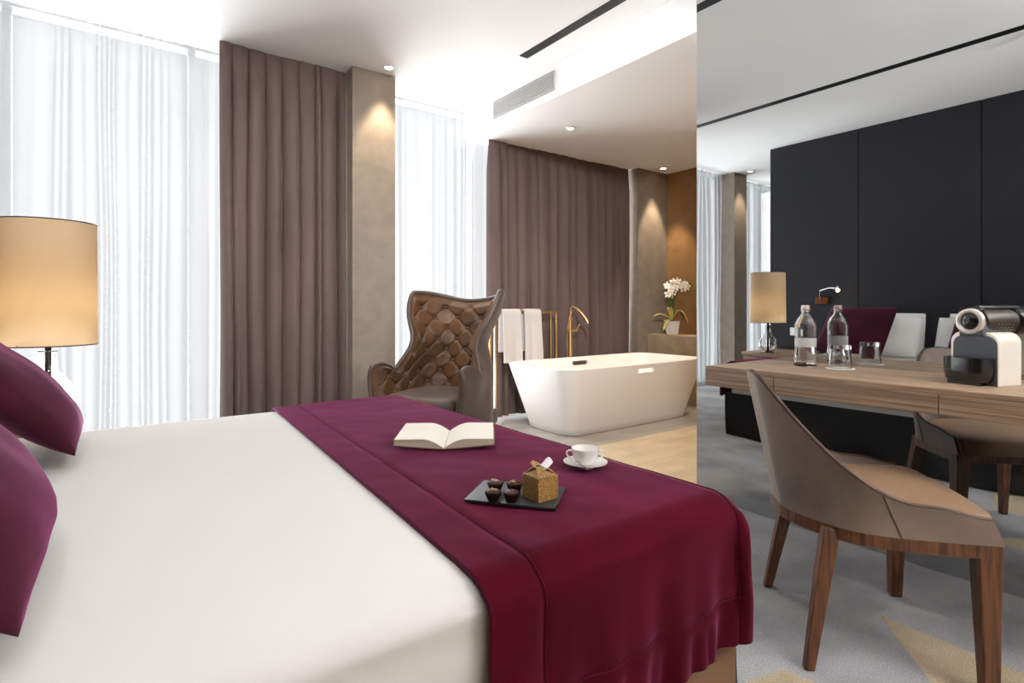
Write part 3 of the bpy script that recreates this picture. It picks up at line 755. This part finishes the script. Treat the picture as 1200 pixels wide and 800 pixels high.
# tufted lining
PITU, PITV = .165, .105
def arcpos(u): return u*.72
def tuft(u, z):
    a = arcpos(u)/ (.155); b = (z-.40)/.155
    p, q = a+b*.5*2*.5, b
    # diamond lattice: buttons at (i + (j%2)/2, j/2)
    best = 9; d2 = 9
    j0 = round(b*2)
    for j in range(j0-2, j0+3):
        sh = .5*(j % 2); i0 = round(a-sh)
        for i in range(i0-1, i0+2):
            da, db = a-(i+sh), b-j/2
            r = math.hypot(da, db)
            if r < best: best = r
    # creases along the lattice diagonals
    k1 = (a+b) % 1.; k2 = (a-b) % 1.
    c1 = min(k1, 1-k1); c2 = min(k2, 1-k2)
    crease = math.exp(-(min(c1, c2)/.05)**2)
    return math.exp(-(best/.13)**2), crease
def lin_pt(a, b):
    u = (2*a-1)*.985; v = .16+.825*b
    p0 = wing_pt(u, v)
    bt, cr = tuft(u, p0.z)
    edge = min(1, (1-b)/.07, (1-abs(2*a-1))/.05)
    edge = sstep(edge)
    off = .022+.040*edge*(1-.72*bt-.30*cr*(1-bt))
    return wing_pt(u, v, off)
s = S(); s.grid(lin_pt, 220, 120); s.build('tufted_lining', M['brown_velvet'], ac, angle=180)
# buttons
s_n = 0
for j in range(0, 9):
    z = .40+.0775*j
    for i in range(-6, 7):
        a = (i+.5*(j % 2))*.155; u = a/.72
        if abs(u) > .93: continue
        t = abs(u)
        if z > zt(t)-.06 or z < .46: continue
        v = (z-.22)/(zt(t)-.22)
        p = wing_pt(u, v, .037)
        S().ball(p, .011, (1, 1, 1), 10, 7).build('button', M['grey_velvet'], ac)
# piping along the rim and down the arm fronts
pts = [wing_pt(-1, k/14, .008) for k in range(2, 14)]+[wing_pt(-1+2*k/120, 1., .010) for k in range(121)]+[wing_pt(1, k/14, .008) for k in range(13, 1, -1)]
S().tube(pts, .017, 8).build('rim_piping', M['grey_velvet'], ac, angle=180)
# arm fronts
for sg in (-1, 1):
    s = S()
    s.grid(lambda a, b, sg=sg: wing_pt(sg, .10+.9*b, -.004+.066*a*(1-.25*b**6))+Vector((.012*math.sin(a*PI), 0, 0)), 8, 14)
    s.build('arm_front', M['brown_velvet'], ac, solid=.01, soff=0, angle=180)
def cush(hx, hy, z0, z1, p=4.):
    s = S()
    def f(u, v):
        a = 2*PI*u; ph = (v-.5)*PI
        e = lambda q, k: (abs(q)**k)*(1 if q >= 0 else -1)
        cxy = e(math.cos(ph), .35)
        return Vector((hx*cxy*e(math.cos(a), .45), hy*cxy*e(math.sin(a), .45), (z0+z1)/2+(z1-z0)/2*e(math.sin(ph), .5)+(.02*(1-(cxy))*0)))
    s.grid(f, 64, 20, cu=True)
    bmesh.ops.remove_doubles(s.bm, verts=s.bm.verts, dist=.0005); return s
cush(.31, .285, .30, .455).xf(Matrix.Translation((.06, 0, 0))).build('seat_cushion', M['grey_velvet'], ac, angle=180)
S().box(-.26, .34, -.30, .30, .20, .305).build('seat_frame', M['grey_velvet'], ac, bevel=.02, seg=3)
for x, y, dx in ((.29, .26, .02), (.29, -.26, .02), (-.22, .22, -.06), (-.22, -.22, -.06)):
    S().taper((x+dx, y, 0), (x, y, .205), .013, .024).build('leg', M['black'], ac, bevel=.004)

# ------------------------------------------------------------------ bath corner
TX, TY = 3.685, 3.50
tub = thing('bathtub', 'white freestanding bathtub with flared sides and rim slots', 'bathtub', (TX, TY, 0))
def rrect(hx, hy, r, z, bow=.0, n=10, m=22):
    pts = []
    cs = [(hx-r, hy-r, 0), (-(hx-r), hy-r, PI/2), (-(hx-r), -(hy-r), PI), (hx-r, -(hy-r), 1.5*PI)]
    for i, (cx, cy, a0) in enumerate(cs):
        for k in range(n+1):
            t = a0+k/n*PI/2; pts.append(Vector((cx+r*math.cos(t), cy+r*math.sin(t), z)))
        c2 = cs[(i+1) % 4]; t = a0+PI/2
        p0 = Vector((cx+r*math.cos(t), cy+r*math.sin(t), z)); p1 = Vector((c2[0]+r*math.cos(t), c2[1]+r*math.sin(t), z))
        for k in range(1, m): pts.append(p0.lerp(p1, k/m))
    for p in pts:                             # bowed sides
        p.x += math.copysign(bow*(1-(p.y/hy)**2), p.x)*(abs(p.x)/hx)**4; p.y += math.copysign(bow*(1-(p.x/hx)**2), p.y)*(abs(p.y)/hy)**4
    return pts
HT = .545
rings = []
for k in range(13):
    t = k/12; rings.append((.745+.150*t, .285+.125*t, .10+.02*t, .012+(HT-.012)*t, .02))
rings[0] = (.735, .275, .10, .0, .02); rings.insert(1, (.745, .285, .10, .006, .02))
rings[-1] = (.893, .408, .12, HT-.004, .02)
rings += [(.889, .404, .118, HT, .02), (.877, .392, .11, HT, .02), (.873, .388, .108, HT-.004, .02)]
for k in range(1, 10):
    t = k/9; rings.append((.867-.165*t, .382-.125*t, .11, HT-.012-.40*t, .02))
rings += [(.66, .22, .10, .115, .02), (.55, .15, .08, .108, .01)]
s = S(); R = [[s.bm.verts.new(p) for p in rrect(*q)] for q in rings]
for a, b in zip(R, R[1:]):
    for k in range(len(a)): s.bm.faces.new((a[k], a[(k+1) % len(a)], b[(k+1) % len(a)], b[k]))
s.bm.faces.new(R[0][::-1]); s.bm.faces.new(R[-1])
shell = s.build('shell', M['tub'], tub, angle=50)
cut = S()
for yy in (-.40, .40):                        # hand slots through both long sides
    cut.tube([(-.085, yy-.12, .488), (.085, yy-.12, .488)], .001, 6) if False else None
    pr_ = [(-.085+.02*math.cos(a), .02*math.sin(a)) for a in [PI/2+PI*k/8 for k in range(9)]]+[(.085+.02*math.cos(a), .02*math.sin(a)) for a in [-PI/2+PI*k/8 for k in range(9)]]
    va = [cut.bm.verts.new((x, yy-.09, .487+z)) for x, z in pr_]; vb = [cut.bm.verts.new((x, yy+.09, .487+z)) for x, z in pr_]
    cut.bm.faces.new(va); cut.bm.faces.new(vb[::-1]); n = len(va)
    for i in range(n): cut.bm.faces.new((va[i], vb[i], vb[(i+1) % n], va[(i+1) % n]))
cutter = cut.build('cutter', M['tub'], tub)
bo = shell.modifiers.new('slots', 'BOOLEAN'); bo.operation = 'DIFFERENCE'; bo.object = cutter; bo.solver = 'EXACT'
bpy.context.view_layer.update()
dg = bpy.context.evaluated_depsgraph_get(); me2 = bpy.data.meshes.new_from_object(shell.evaluated_get(dg), depsgraph=dg)
shell.modifiers.clear(); shell.data = me2; me2.set_sharp_from_angle(angle=math.radians(50)); bpy.data.objects.remove(cutter, do_unlink=True)
S().lathe([(0, 0), (.03, 0), (.03, .004), (0, .006)], 24, (0, 0, .110)).build('drain', M['chrome'], tub)

# freestanding tap
fx, fy = 3.645, 3.99
tap = thing('bath_tap', 'brushed gold floor-standing bath tap behind the tub', 'tap', (fx, fy, 0))
S().lathe([(0, 0), (.05, 0), (.05, .008), (.02, .014), (.0, .014)], 28).build('floor_flange', M['gold'], tap)
S().tube([(0, 0, .01), (0, 0, .93)], .019, 16).build('riser', M['gold'], tap)
arc = [(0, 0, .80), (0, 0, .93), (.0, -.005, .99)]+[(0, -.03-.03*math.cos(PI-a)*1., .99+.045*math.sin(a)) for a in (.5, 1.0, 1.57)]+[(.02, -.09, 1.0), (.04, -.14, .95), (.06, -.18, .885), (.062, -.185, .86)]
S().tube(arc, .011, 10).build('spout', M['gold'], tap, sub=1)
S().tube([(-.03, 0, .795), (.075, -.02, .795)], .011, 10).build('mixer_body', M['gold'], tap)
S().tube([(.06, -.02, .795), (.095, -.035, .86)], .005, 8).build('lever', M['gold'], tap)
S().tube([(-.045, -.01, .80), (-.03, -.02, .90), (-.005, -.02, .985)], [.008, .009, .012], 10).build('hand_shower', M['gold'], tap)
S().tube([(-.045, -.01, .80), (-.06, -.02, .70), (-.062, -.03, .50), (-.045, -.03, .25), (-.02, -.02, .12), (0, -.015, .30)], .005, 8).build('hose', M['gold'], tap, sub=1)

# towel rack
TRX0, TRX1, TRY0, TRY1, TRZ = 2.73, 3.43, 3.95, 4.03, .985
rk = thing('towel_rack', 'brushed gold freestanding towel rack behind the armchair', 'towel rack', (TRX0, TRY0, 0))
s_l = TRX1-TRX0; dy = TRY1-TRY0
for y in (0, dy):
    S().box(0, s_l, y-.008, y+.008, TRZ-.016, TRZ).build('rail', M['gold'], rk, bevel=.002)
    for x in (0, s_l): S().box(x-.008, x+.008, y-.008, y+.008, 0, TRZ-.001).build('post', M['gold'], rk, bevel=.002)
for x in (0, s_l):
    S().box(x-.008, x+.008, .008, dy-.008, TRZ-.016, TRZ-.001).build('cross_bar', M['gold'], rk)
    S().box(x-.008, x+.008, .008, dy-.008, .0, .014).build('cross_bar', M['gold'], rk)
def towel(x0, x1, zb, label, seed):
    s = S(); r = .014; Lf = TRZ-zb; Lb = .36; tot = Lf+PI*r+Lb
    def f(u, v):
        d = v*tot; x = x0+(x1-x0)*u
        if d < Lf: y, z = -r-.006, zb+d
        elif d < Lf+PI*r:
            a = (d-Lf)/r; y, z = -r*math.cos(a)-.006*math.cos(a), TRZ+r*math.sin(a)*.8
        else: y, z = r+.006, TRZ-(d-Lf-PI*r)
        hang = max(0, min(1, (TRZ-z)/.4))
        sgn = -1 if d < Lf+PI*r/2 else 1
        y += sgn*hang*(.008+.007*math.sin(u*5.5+seed)+.003*math.sin(u*13+seed*2))
        return Vector((x+.012*hang*(u-.4)+.01*hang, TRY0+y, z))
    s.grid(f, 18, 60)
    o = s.build('towel', M['towel'], angle=180, solid=.012, soff=1.)
    tag(o, label, 'towel', 'white towels on the gold rack')
towel(2.79, 2.985, .535, 'white towel hanging on gold rack beside the armchair', 1.)
towel(3.03, 3.22, .545, 'white towel hanging on gold rack nearer the bath tap', 2.6)

# stone ledge and orchid
LX = 4.82
led = bx('stone_ledge', M['shelf_stone'], LX, 5.158, YM, 4.018, .52, .725, bevel=.004)
tag(led, 'brown stone ledge along the tiled wall beyond the tub', 'shelf')
led2 = bx('ledge_base', M['shelf_stone'], LX+.06, 5.158, YM, 4.018, 0, .52)
led2.parent = led
orp = Vector((4.97, 3.81, .7255))
orc = thing('potted_orchid', 'white orchid in a square pale grey pot on the stone ledge', 'plant', orp, .75)
S().taper((0, 0, 0), (0, 0, .145), .060, .075).build('pot', mat('grey_pot', (196, 190, 182), .6), orc, bevel=.003)
S().box(-.066, .066, -.066, .066, .138, .1465).build('soil', mat('moss', (96, 84, 50), .95, bump=.6, bscale=80), orc)
leafm = mat('orchid_leaf', (58, 76, 34), .45, col2=(86, 104, 52), nscale=10)
palem = mat('pale_leaf', (196, 184, 110), .5, col2=(170, 160, 84), nscale=12)
def leaf(dirx, diry, L, wd, rise, fall, m, tw=0.):
    d = Vector((dirx, diry, 0)).normalized(); n = Vector((-d.y, d.x, 0)); s = S()
    def f(u, v):
        a = (v-.5)*2; q = d*(L*u); z = .145+rise*math.sin(min(1, u*1.0)*PI*.6)-fall*u*u
        return Vector((0, 0, z))+q+n*(a*wd*math.sin((.06+.94*u)*PI)**.7)+Vector((0, 0, -.012*(1-a*a)*0+.012*a*a))
    s.grid(f, 16, 7); s.build('leaf', m, orc, solid=.003, soff=0, angle=180)
rotw = lambda a: (math.cos(a), math.sin(a))
# pot is turned by .75; image-left in local axes:
def loc_dir(img_right, img_depth):
    w = Vector((c_*img_right+s_*img_depth, -s_*img_right+c_*img_depth)); ca, sa_ = math.cos(-.75), math.sin(-.75)
    return (w.x*ca-w.y*sa_, w.x*sa_+w.y*ca)
for (r_, d_, L, wd, ri, fa, mm) in ((-1, -.2, .22, .032, .10, .06, palem), (-.8, -.6, .15, .03, .03, .14, palem), (-.3, -.5, .15, .03, .16, .03, palem),
                                     (.6, -.3, .17, .03, .20, .22, palem), (.15, .6, .14, .035, .30, .0, leafm), (-.1, .3, .10, .03, .36, 0, leafm), (.8, .3, .16, .03, .18, .16, leafm), (.12, -.1, .06, .028, .33, 0, leafm)):
    q = loc_dir(r_, d_); leaf(q[0], q[1], L, wd, ri, fa, mm)
dr = loc_dir(1, 0)
stem = []
for k in range(15):
    t = k/14; xr = -.0+.04*t+(.19*max(0, t-.55)/.45 if t > .55 else 0)-.03*math.sin(t*PI); z = .145+.42*min(1, t/.75)+(.04*math.sin(max(0, t-.75)/.25*PI))-(.05*max(0, t-.8)/.2)
    stem.append((dr[0]*xr, dr[1]*xr, z))
S().tube(stem, .005, 8).build('stem', leafm, orc)
petm = mat('orchid_petal', (250, 244, 236), .6, sheen=.2, sheen_tint=(255, 255, 255)); cenm = mat('orchid_centre', (226, 190, 110), .6)
def flower(c, size, rx, rz):
    s = S()
    for k in range(5):
        a = 2*PI*k/5+PI/2; L = size*(1. if k % 2 == 0 else .95); wd = size*(.42 if k in (1, 4) else .30)
        def f(u, v, a=a, L=L, wd=wd):
            b = (v-.5)*2; x = L*u; y = b*wd*math.sin((.08+.92*u)*PI*.95)**.6
            return Vector((x*math.cos(a)-y*math.sin(a), -.25*size*u*u+.1*size*b*b, x*math.sin(a)+y*math.cos(a)))
        s.grid(f, 7, 5)
    fl = s.build('flower', petm, orc, loc=c, rot=(rx, 0, rz), angle=180)
    S().ball((0, -.008, 0), size*.16, (1, 1, 1), 8, 6).build('flower_centre', cenm, fl)
rnd = random.Random(4)
for (r_, d_, z) in ((-.045, -.02, .44), (-.02, -.03, .49), (-.05, .0, .53), (.0, -.02, .55), (-.01, .02, .43), (.03, -.03, .51), (.02, .02, .57), (.06, -.02, .575), (.09, .01, .565), (.11, -.03, .535), (.14, .0, .55), (.16, -.02, .515), (.13, .02, .50), (.0, -.04, .46)):
    q = loc_dir(r_, d_); flower((q[0], q[1], z), .046, rnd.uniform(-.5, .4), -TH-.75+rnd.uniform(-.7, .7))

# ------------------------------------------------------------------ desk
DX0, DY0, DY1, DZ0, DZ1 = 2.095, -.76, 1.43, .684, .767
desk = thing('desk', 'long wall-mounted walnut desk with drawers below the mirror', 'desk', (DX0, DY1, 0))
S().box(.0, XM-DX0-.002, DY0-DY1, 0, DZ1-.018, DZ1).build('desk_top', M['walnut'], desk, bevel=.0015)
S().box(.012, XM-DX0-.002, DY0-DY1, 0, DZ0, DZ1-.018).build('carcass', M['walnut'], desk)
def dfront(y0, y1, nm): return S().box(0, .016, y0-DY1+.0015, y1-DY1-.0015, DZ0, DZ1-.0185).build(nm, M['walnut'], desk, bevel=.001)
dfront(1.128, DY1+.0015, 'end_panel')
for a, b in ((.599, 1.128), (.07, .599), (-.459, .07)): dfront(a, b, 'drawer')
dfront(DY0, -.459, 'end_panel')
S().box(.40, .44, -.075, -.035, .632, DZ0).build('bracket', M['black'], desk)
S().box(.40, .44, DY0-DY1+.035, DY0-DY1+.075, .632, DZ0).build('bracket', M['black'], desk)

# bottle, tumbler on its coaster
bp = Vector((2.437, 1.17, DZ1))
bt = thing('water_bottle', 'clear glass water bottle with white label on the desk', 'bottle', (bp.x, bp.y, bp.z+.0005), .4)
bo_ = [(0, 0), (.042, 0), (.0475, .004), (.047, .02), (.0415, .07), (.0405, .085), (.041, .12), (.0425, .165), (.041, .182), (.033, .203), (.022, .217), (.0165, .225), (.0165, .236), (.0185, .238), (.0185, .243), (.0165, .244)]
bi_ = [(.013, .244), (.013, .224), (.019, .214), (.030, .20), (.038, .180), (.0395, .165), (.038, .12), (.0375, .085), (.0385, .07), (.0435, .02), (.042, .010), (0, .010)]
S().lathe(bo_+bi_, 40).build('glass_body', M['glass'], bt)
S().lathe([(0, .0105), (.0415, .0105), (.043, .02), (.0381, .07), (.037, .086), (0, .086)], 40).build('water', M['water'], bt)
S().lathe([(.0409, .083), (.0412, .10), (.0416, .121)], 40).build('bottle_label', mat('bottle_label', (190, 190, 190), .6), bt, solid=.0005, soff=1)
S().lathe([(0, .262), (.014, .262), (.0165, .259), (.0175, .246), (.0175, .243)], 24).build('cap', mat('bottle_cap', (222, 196, 190), .35, .3), bt)
gp = Vector((2.444, 1.0325, DZ1))
co = S().lathe([(0, .0), (.054, 0), (.055, .001), (.054, .002), (0, .002)], 40).build('coaster', M['white_cotton']); co.location = (gp.x, gp.y, gp.z+.0003)
tag(co, 'round white coaster under the drinking glass on the desk', 'coaster')
tg = S().lathe([(0, .096), (.036, .096), (.0385, .093), (.0395, .05), (.0425, .002), (.0415, .0005), (.0395, .002), (.0365, .05), (.034, .077), (0, .079)], 44).build('drinking_glass', M['glass'])
tg.location = (gp.x, gp.y, gp.z+.003); tag(tg, 'upturned-looking clear drinking glass on a coaster by the bottle', 'glass')
tg['label'] = 'clear upturned drinking glass on a white coaster by the bottle'

# coffee machine: local x = right along the front, -y = towards the viewer
pf, pg = at(1108, 449, DZ1), at(1170, 453, DZ1)
CW = .146; e = Vector((-.34, -.94, 0)).normalized(); pg = Vector((2.288, .500, DZ1)); pf = pg-e*CW; cma = math.atan2(e.y, e.x)
cm = thing('coffee_machine', 'white and black capsule coffee machine on the desk', 'coffee machine', (pf.x, pf.y, DZ1), cma)
cream = mat('cream_plastic', (240, 234, 222), .3, coat=.2); blk = mat('black_plastic', (20, 19, 20), .25, coat=.2); grph = mat('graphite_plastic', (72, 76, 84), .45); brn = mat('dark_brown_plastic', (48, 40, 34), .35)
CD = .105
def arch(w0, w1, hh, r, n=10):
    return [(w0, 0), (w1, 0)]+[(w1-r+r*math.cos(a), hh-r+r*math.sin(a)) for a in [PI/2*k/n for k in range(n+1)]]+[(w0+r+r*math.cos(a), hh-r+r*math.sin(a)) for a in [PI/2+PI/2*k/n for k in range(n+1)]]
def vert(pts, y0, y1):                        # outline in xz extruded along y
    s = S(); s.prism(pts, 0, 1)
    for v in s.bm.verts: v.co = Vector((v.co.x, y0+(y1-y0)*v.co.z, v.co.y))
    return s
a0, a1 = .004, CW+.004
vert(arch(a0, a1, .172, .035), .0, CD).build('shell', cream, cm, bevel=.003)
vert(arch(a0+.010, a1-.003, .160, .032), -.0035, .004).build('front_panel', grph, cm, bevel=.001)
# rounded black drip tray and cup support
s = S()
tw = (a1-a0)/2-.002; tcx = (a0+a1)/2-.006
prof = [(.84, .010), (.93, .018), (.99, .040), (1.0, .060), (1.0, .088)]
def tray(u, v):
    a = PI+PI*u; k = v*(len(prof)-1); i = min(int(k), len(prof)-2); f = k-i
    r = prof[i][0]*(1-f)+prof[i+1][0]*f; z = prof[i][1]*(1-f)+prof[i+1][1]*f
    ca, sa2 = math.cos(a), math.sin(a)
    return Vector((tcx+tw*r*math.copysign(abs(ca)**.6, ca), -.004+.055*r*math.copysign(abs(sa2)**.75, sa2), z))
V = s.grid(tray, 40, 16)
s.bm.faces.new([V[i][-1] for i in range(40)]); s.bm.faces.new([V[i][0] for i in range(39, -1, -1)])
s.build('drip_tray', blk, cm, angle=40)
S().box(tcx-.050, tcx+.05, -.04, 0, 0, .012).build('foot', blk, cm)
S().box(-.014, .014, -.001, .001, -.003, .003).build('badge', mat('badge_silver', (220, 220, 222), .3, .5), cm, bevel=.0009, loc=(tcx-.020, -.0535, .073), rot=(0, 0, -.13))
# head: horizontal barrel running back, with a ringed knob facing the front
hx, hz, hr = a0+(a1-a0)*.49, .207, .041
sub = S(); sub.box(hx-hr+.004, hx+hr-.004, -.012, .10, .158, hz); sub.build('neck', grph, cm, bevel=.004)
dirb = Vector((.12, 1., 0)).normalized()     # the barrel runs to the back right
def barrel(p0, r0, L, prof, n=32):
    s = S(); zax = dirb; xax = Vector((0, 0, 1)); yax = zax.cross(xax)
    Mx = Matrix((( xax.x, yax.x, zax.x, p0[0]), (xax.y, yax.y, zax.y, p0[1]), (xax.z, yax.z, zax.z, p0[2]), (0, 0, 0, 1)))
    s.lathe(prof, n); s.xf(Mx); return s
barrel((hx+.006, .012, hz), hr, .1, [(0, 0), (.036, 0), (.0395, .008), (.0395, .115), (.036, .118), (0, .118)]).build('brew_head', brn, cm, angle=40)
barrel((hx+.006, .012, hz), hr, .1, [(0, .118), (.034, .118), (.034, .126), (.041, .130), (.044, .15), (.040, .185), (.025, .20), (0, .203)]).build('water_tank', blk, cm, angle=40)
S().box(hx-.022, hx+.03, -.01, .012, hz+.030, hz+.044).build('lever_tip', blk, cm, bevel=.006)
pts = [Vector((hx-.015, .0, hz+.038)), Vector((hx+.01, .012, hz+.044))]+[Vector((hx+.01, .012, hz+.044))+dirb*.03*k for k in range(1, 6)]
S().tube(pts, .008, 10).build('lever', blk, cm)
s = S(); s.lathe([(.028, 0), (.041, 0), (.043, .004), (.041, .016), (.034, .018), (.028, .012), (.028, 0)], 40); s.xf(Matrix.Rotation(PI/2, 4, 'X')); s.build('ring', mat('silver_ring', (214, 208, 200), .25, .3), cm, loc=(hx, -.006, hz))
s = S(); s.ball((0, 0, 0), .029, (1, .55, 1), 24, 14); s.build('knob', blk, cm, loc=(hx+.001, -.012, hz))
s = S()
for r_ in range(3):
    for k in range(5):
        p = Vector((hx+.006, .012, hz))+dirb*(.035+.014*k)+Vector((dirb.y, -dirb.x, 0))*.0395*math.cos(-.25-.25*r_)+Vector((0, 0, .0395*math.sin(-.25-.25*r_)))
        s.ball(p, .0022, (1.6, 1.6, .6), 8, 5)
s.build('vent_dots', mat('vent_grey', (120, 104, 92), .5), cm)

# ------------------------------------------------------------------ desk chair
dc = thing('desk_chair', 'taupe velvet tub chair with walnut legs pulled from the desk', 'chair', (1.92, .757, 0), math.radians(-48.2))
def dzt(t):
    if t < .10: return .812-.01*(t/.10)
    if t < .74:
        q = (t-.10)/.64; return .802-(.802-.487)*(1-(1-q)**2.0)**1.2
    return .487-.022*sstep((t-.74)/.26)
def dpt(u, v, off=0.):
    t = abs(u); sg = 1 if u >= 0 else -1
    z = .398+(dzt(t)-.398)*v
    w = .245+.03*min(1, t*1.2)
    rec = -.245-.20*max(0, z-.42)
    f = .245
    hy = math.sin(min(1, t/.60)*PI/2)**.97
    q = max(0, (t-.08)/.92); g = q**1.32
    x = rec*(1-g)+f*g
    # front end of the arm slants
    if t > .8: x -= .03*sstep((t-.8)/.2)*v
    y = sg*(w+.03*sstep((z-.42)/.3)*(1-.4*t))*hy
    if off:
        d = Vector((.12-x, -y*1.15, 0)); d = d.normalized(); x += d.x*off; y += d.y*off
    return Vector((x, y, z))
s = S(); s.grid(lambda a, b: dpt(2*a-1, b), 90, 24)
s.build('backrest', M['taupe_velvet'], dc, angle=180)
s = S(); s.grid(lambda a, b: dpt((2*a-1), b, .016+.026*math.sin(min(1, (1-b)*3+.0)*PI/2)), 90, 24)
s.build('inner_lining', M['taupe_velvet'], dc, angle=180)
pts = [dpt(-1+2*k/140, 1., .008) for k in range(141)]
pts = [dpt(-1, k/6, .008) for k in range(0, 6)]+pts+[dpt(1, k/6, .008) for k in range(5, -1, -1)]
S().tube(pts, .0065, 8).build('rim_piping', M['piping'], dc, angle=180)
for sg in (-1, 1):
    s = S(); s.grid(lambda a, b, sg=sg: dpt(sg, b, .044*a), 5, 8); s.build('arm_end', M['taupe_velvet'], dc)
    pts = [dpt(sg*(.575+.06*k/8), 1-k/8, -.0012) for k in range(9)]
    S().tube(pts, .0016, 6).build('side_seam', M['piping'], dc)
def dseat(z, k):
    pts = []
    for i in range(41):
        u = -1+2*i/40; p = dpt(u, 0., .03-k); pts.append((p.x, p.y))
    return pts
s = S()
base = [Vector((p[0], p[1], 0)) for p in dseat(0, 0)]; cen = Vector((.02, 0, 0)); R = []
fr = [Vector((.248, y, 0)) for y in (-.16, -.08, 0, .08, .16)]
fr = [Vector((.252+.012*(1-(y/.22)**2), y, 0)) for y in (.2, .13, .07, 0, -.07, -.13, -.2)]
outl = base+fr
for sc_, z in ((1., .40), (1., .445), (.985, .458), (.93, .468), (.75, .474), (.4, .477)):
    R.append([s.bm.verts.new((cen.x+(p.x-cen.x)*sc_, p.y*sc_, z)) for p in outl])
for a, b in zip(R, R[1:]):
    for k in range(len(a)): s.bm.faces.new((a[k], a[(k+1) % len(a)], b[(k+1) % len(a)], b[k]))
s.bm.faces.new(R[-1]); s.bm.faces.new(R[0][::-1])
s.build('seat', M['seat_velvet'], dc, angle=70)
# wooden rail under the shell
s = S(); s.grid(lambda a, b: (lambda p: Vector((p.x*1.008, p.y*1.008, .365+.034*b)))(dpt((2*a-1)*.985, 0.)), 80, 3)
s.build('seat_rail', M['chair_wood'], dc, solid=.03, soff=-1, angle=60)
S().box(.20, .236, -.24, .24, .362, .400).build('front_rail', M['chair_wood'], dc, bevel=.003)
for (x0, y0, x1, y1, a_, b2) in ((-.215, .235, -.145, .192, .014, .023), (-.215, -.235, -.145, -.192, .014, .023), (.212, .262, .212, .245, .018, .028), (.212, -.262, .212, -.245, .018, .028)):
    S().taper((x0, y0, 0), (x1, y1, .392 if x0 < 0 else .399), a_, b2).build('leg', M['chair_wood'], dc, bevel=.004)
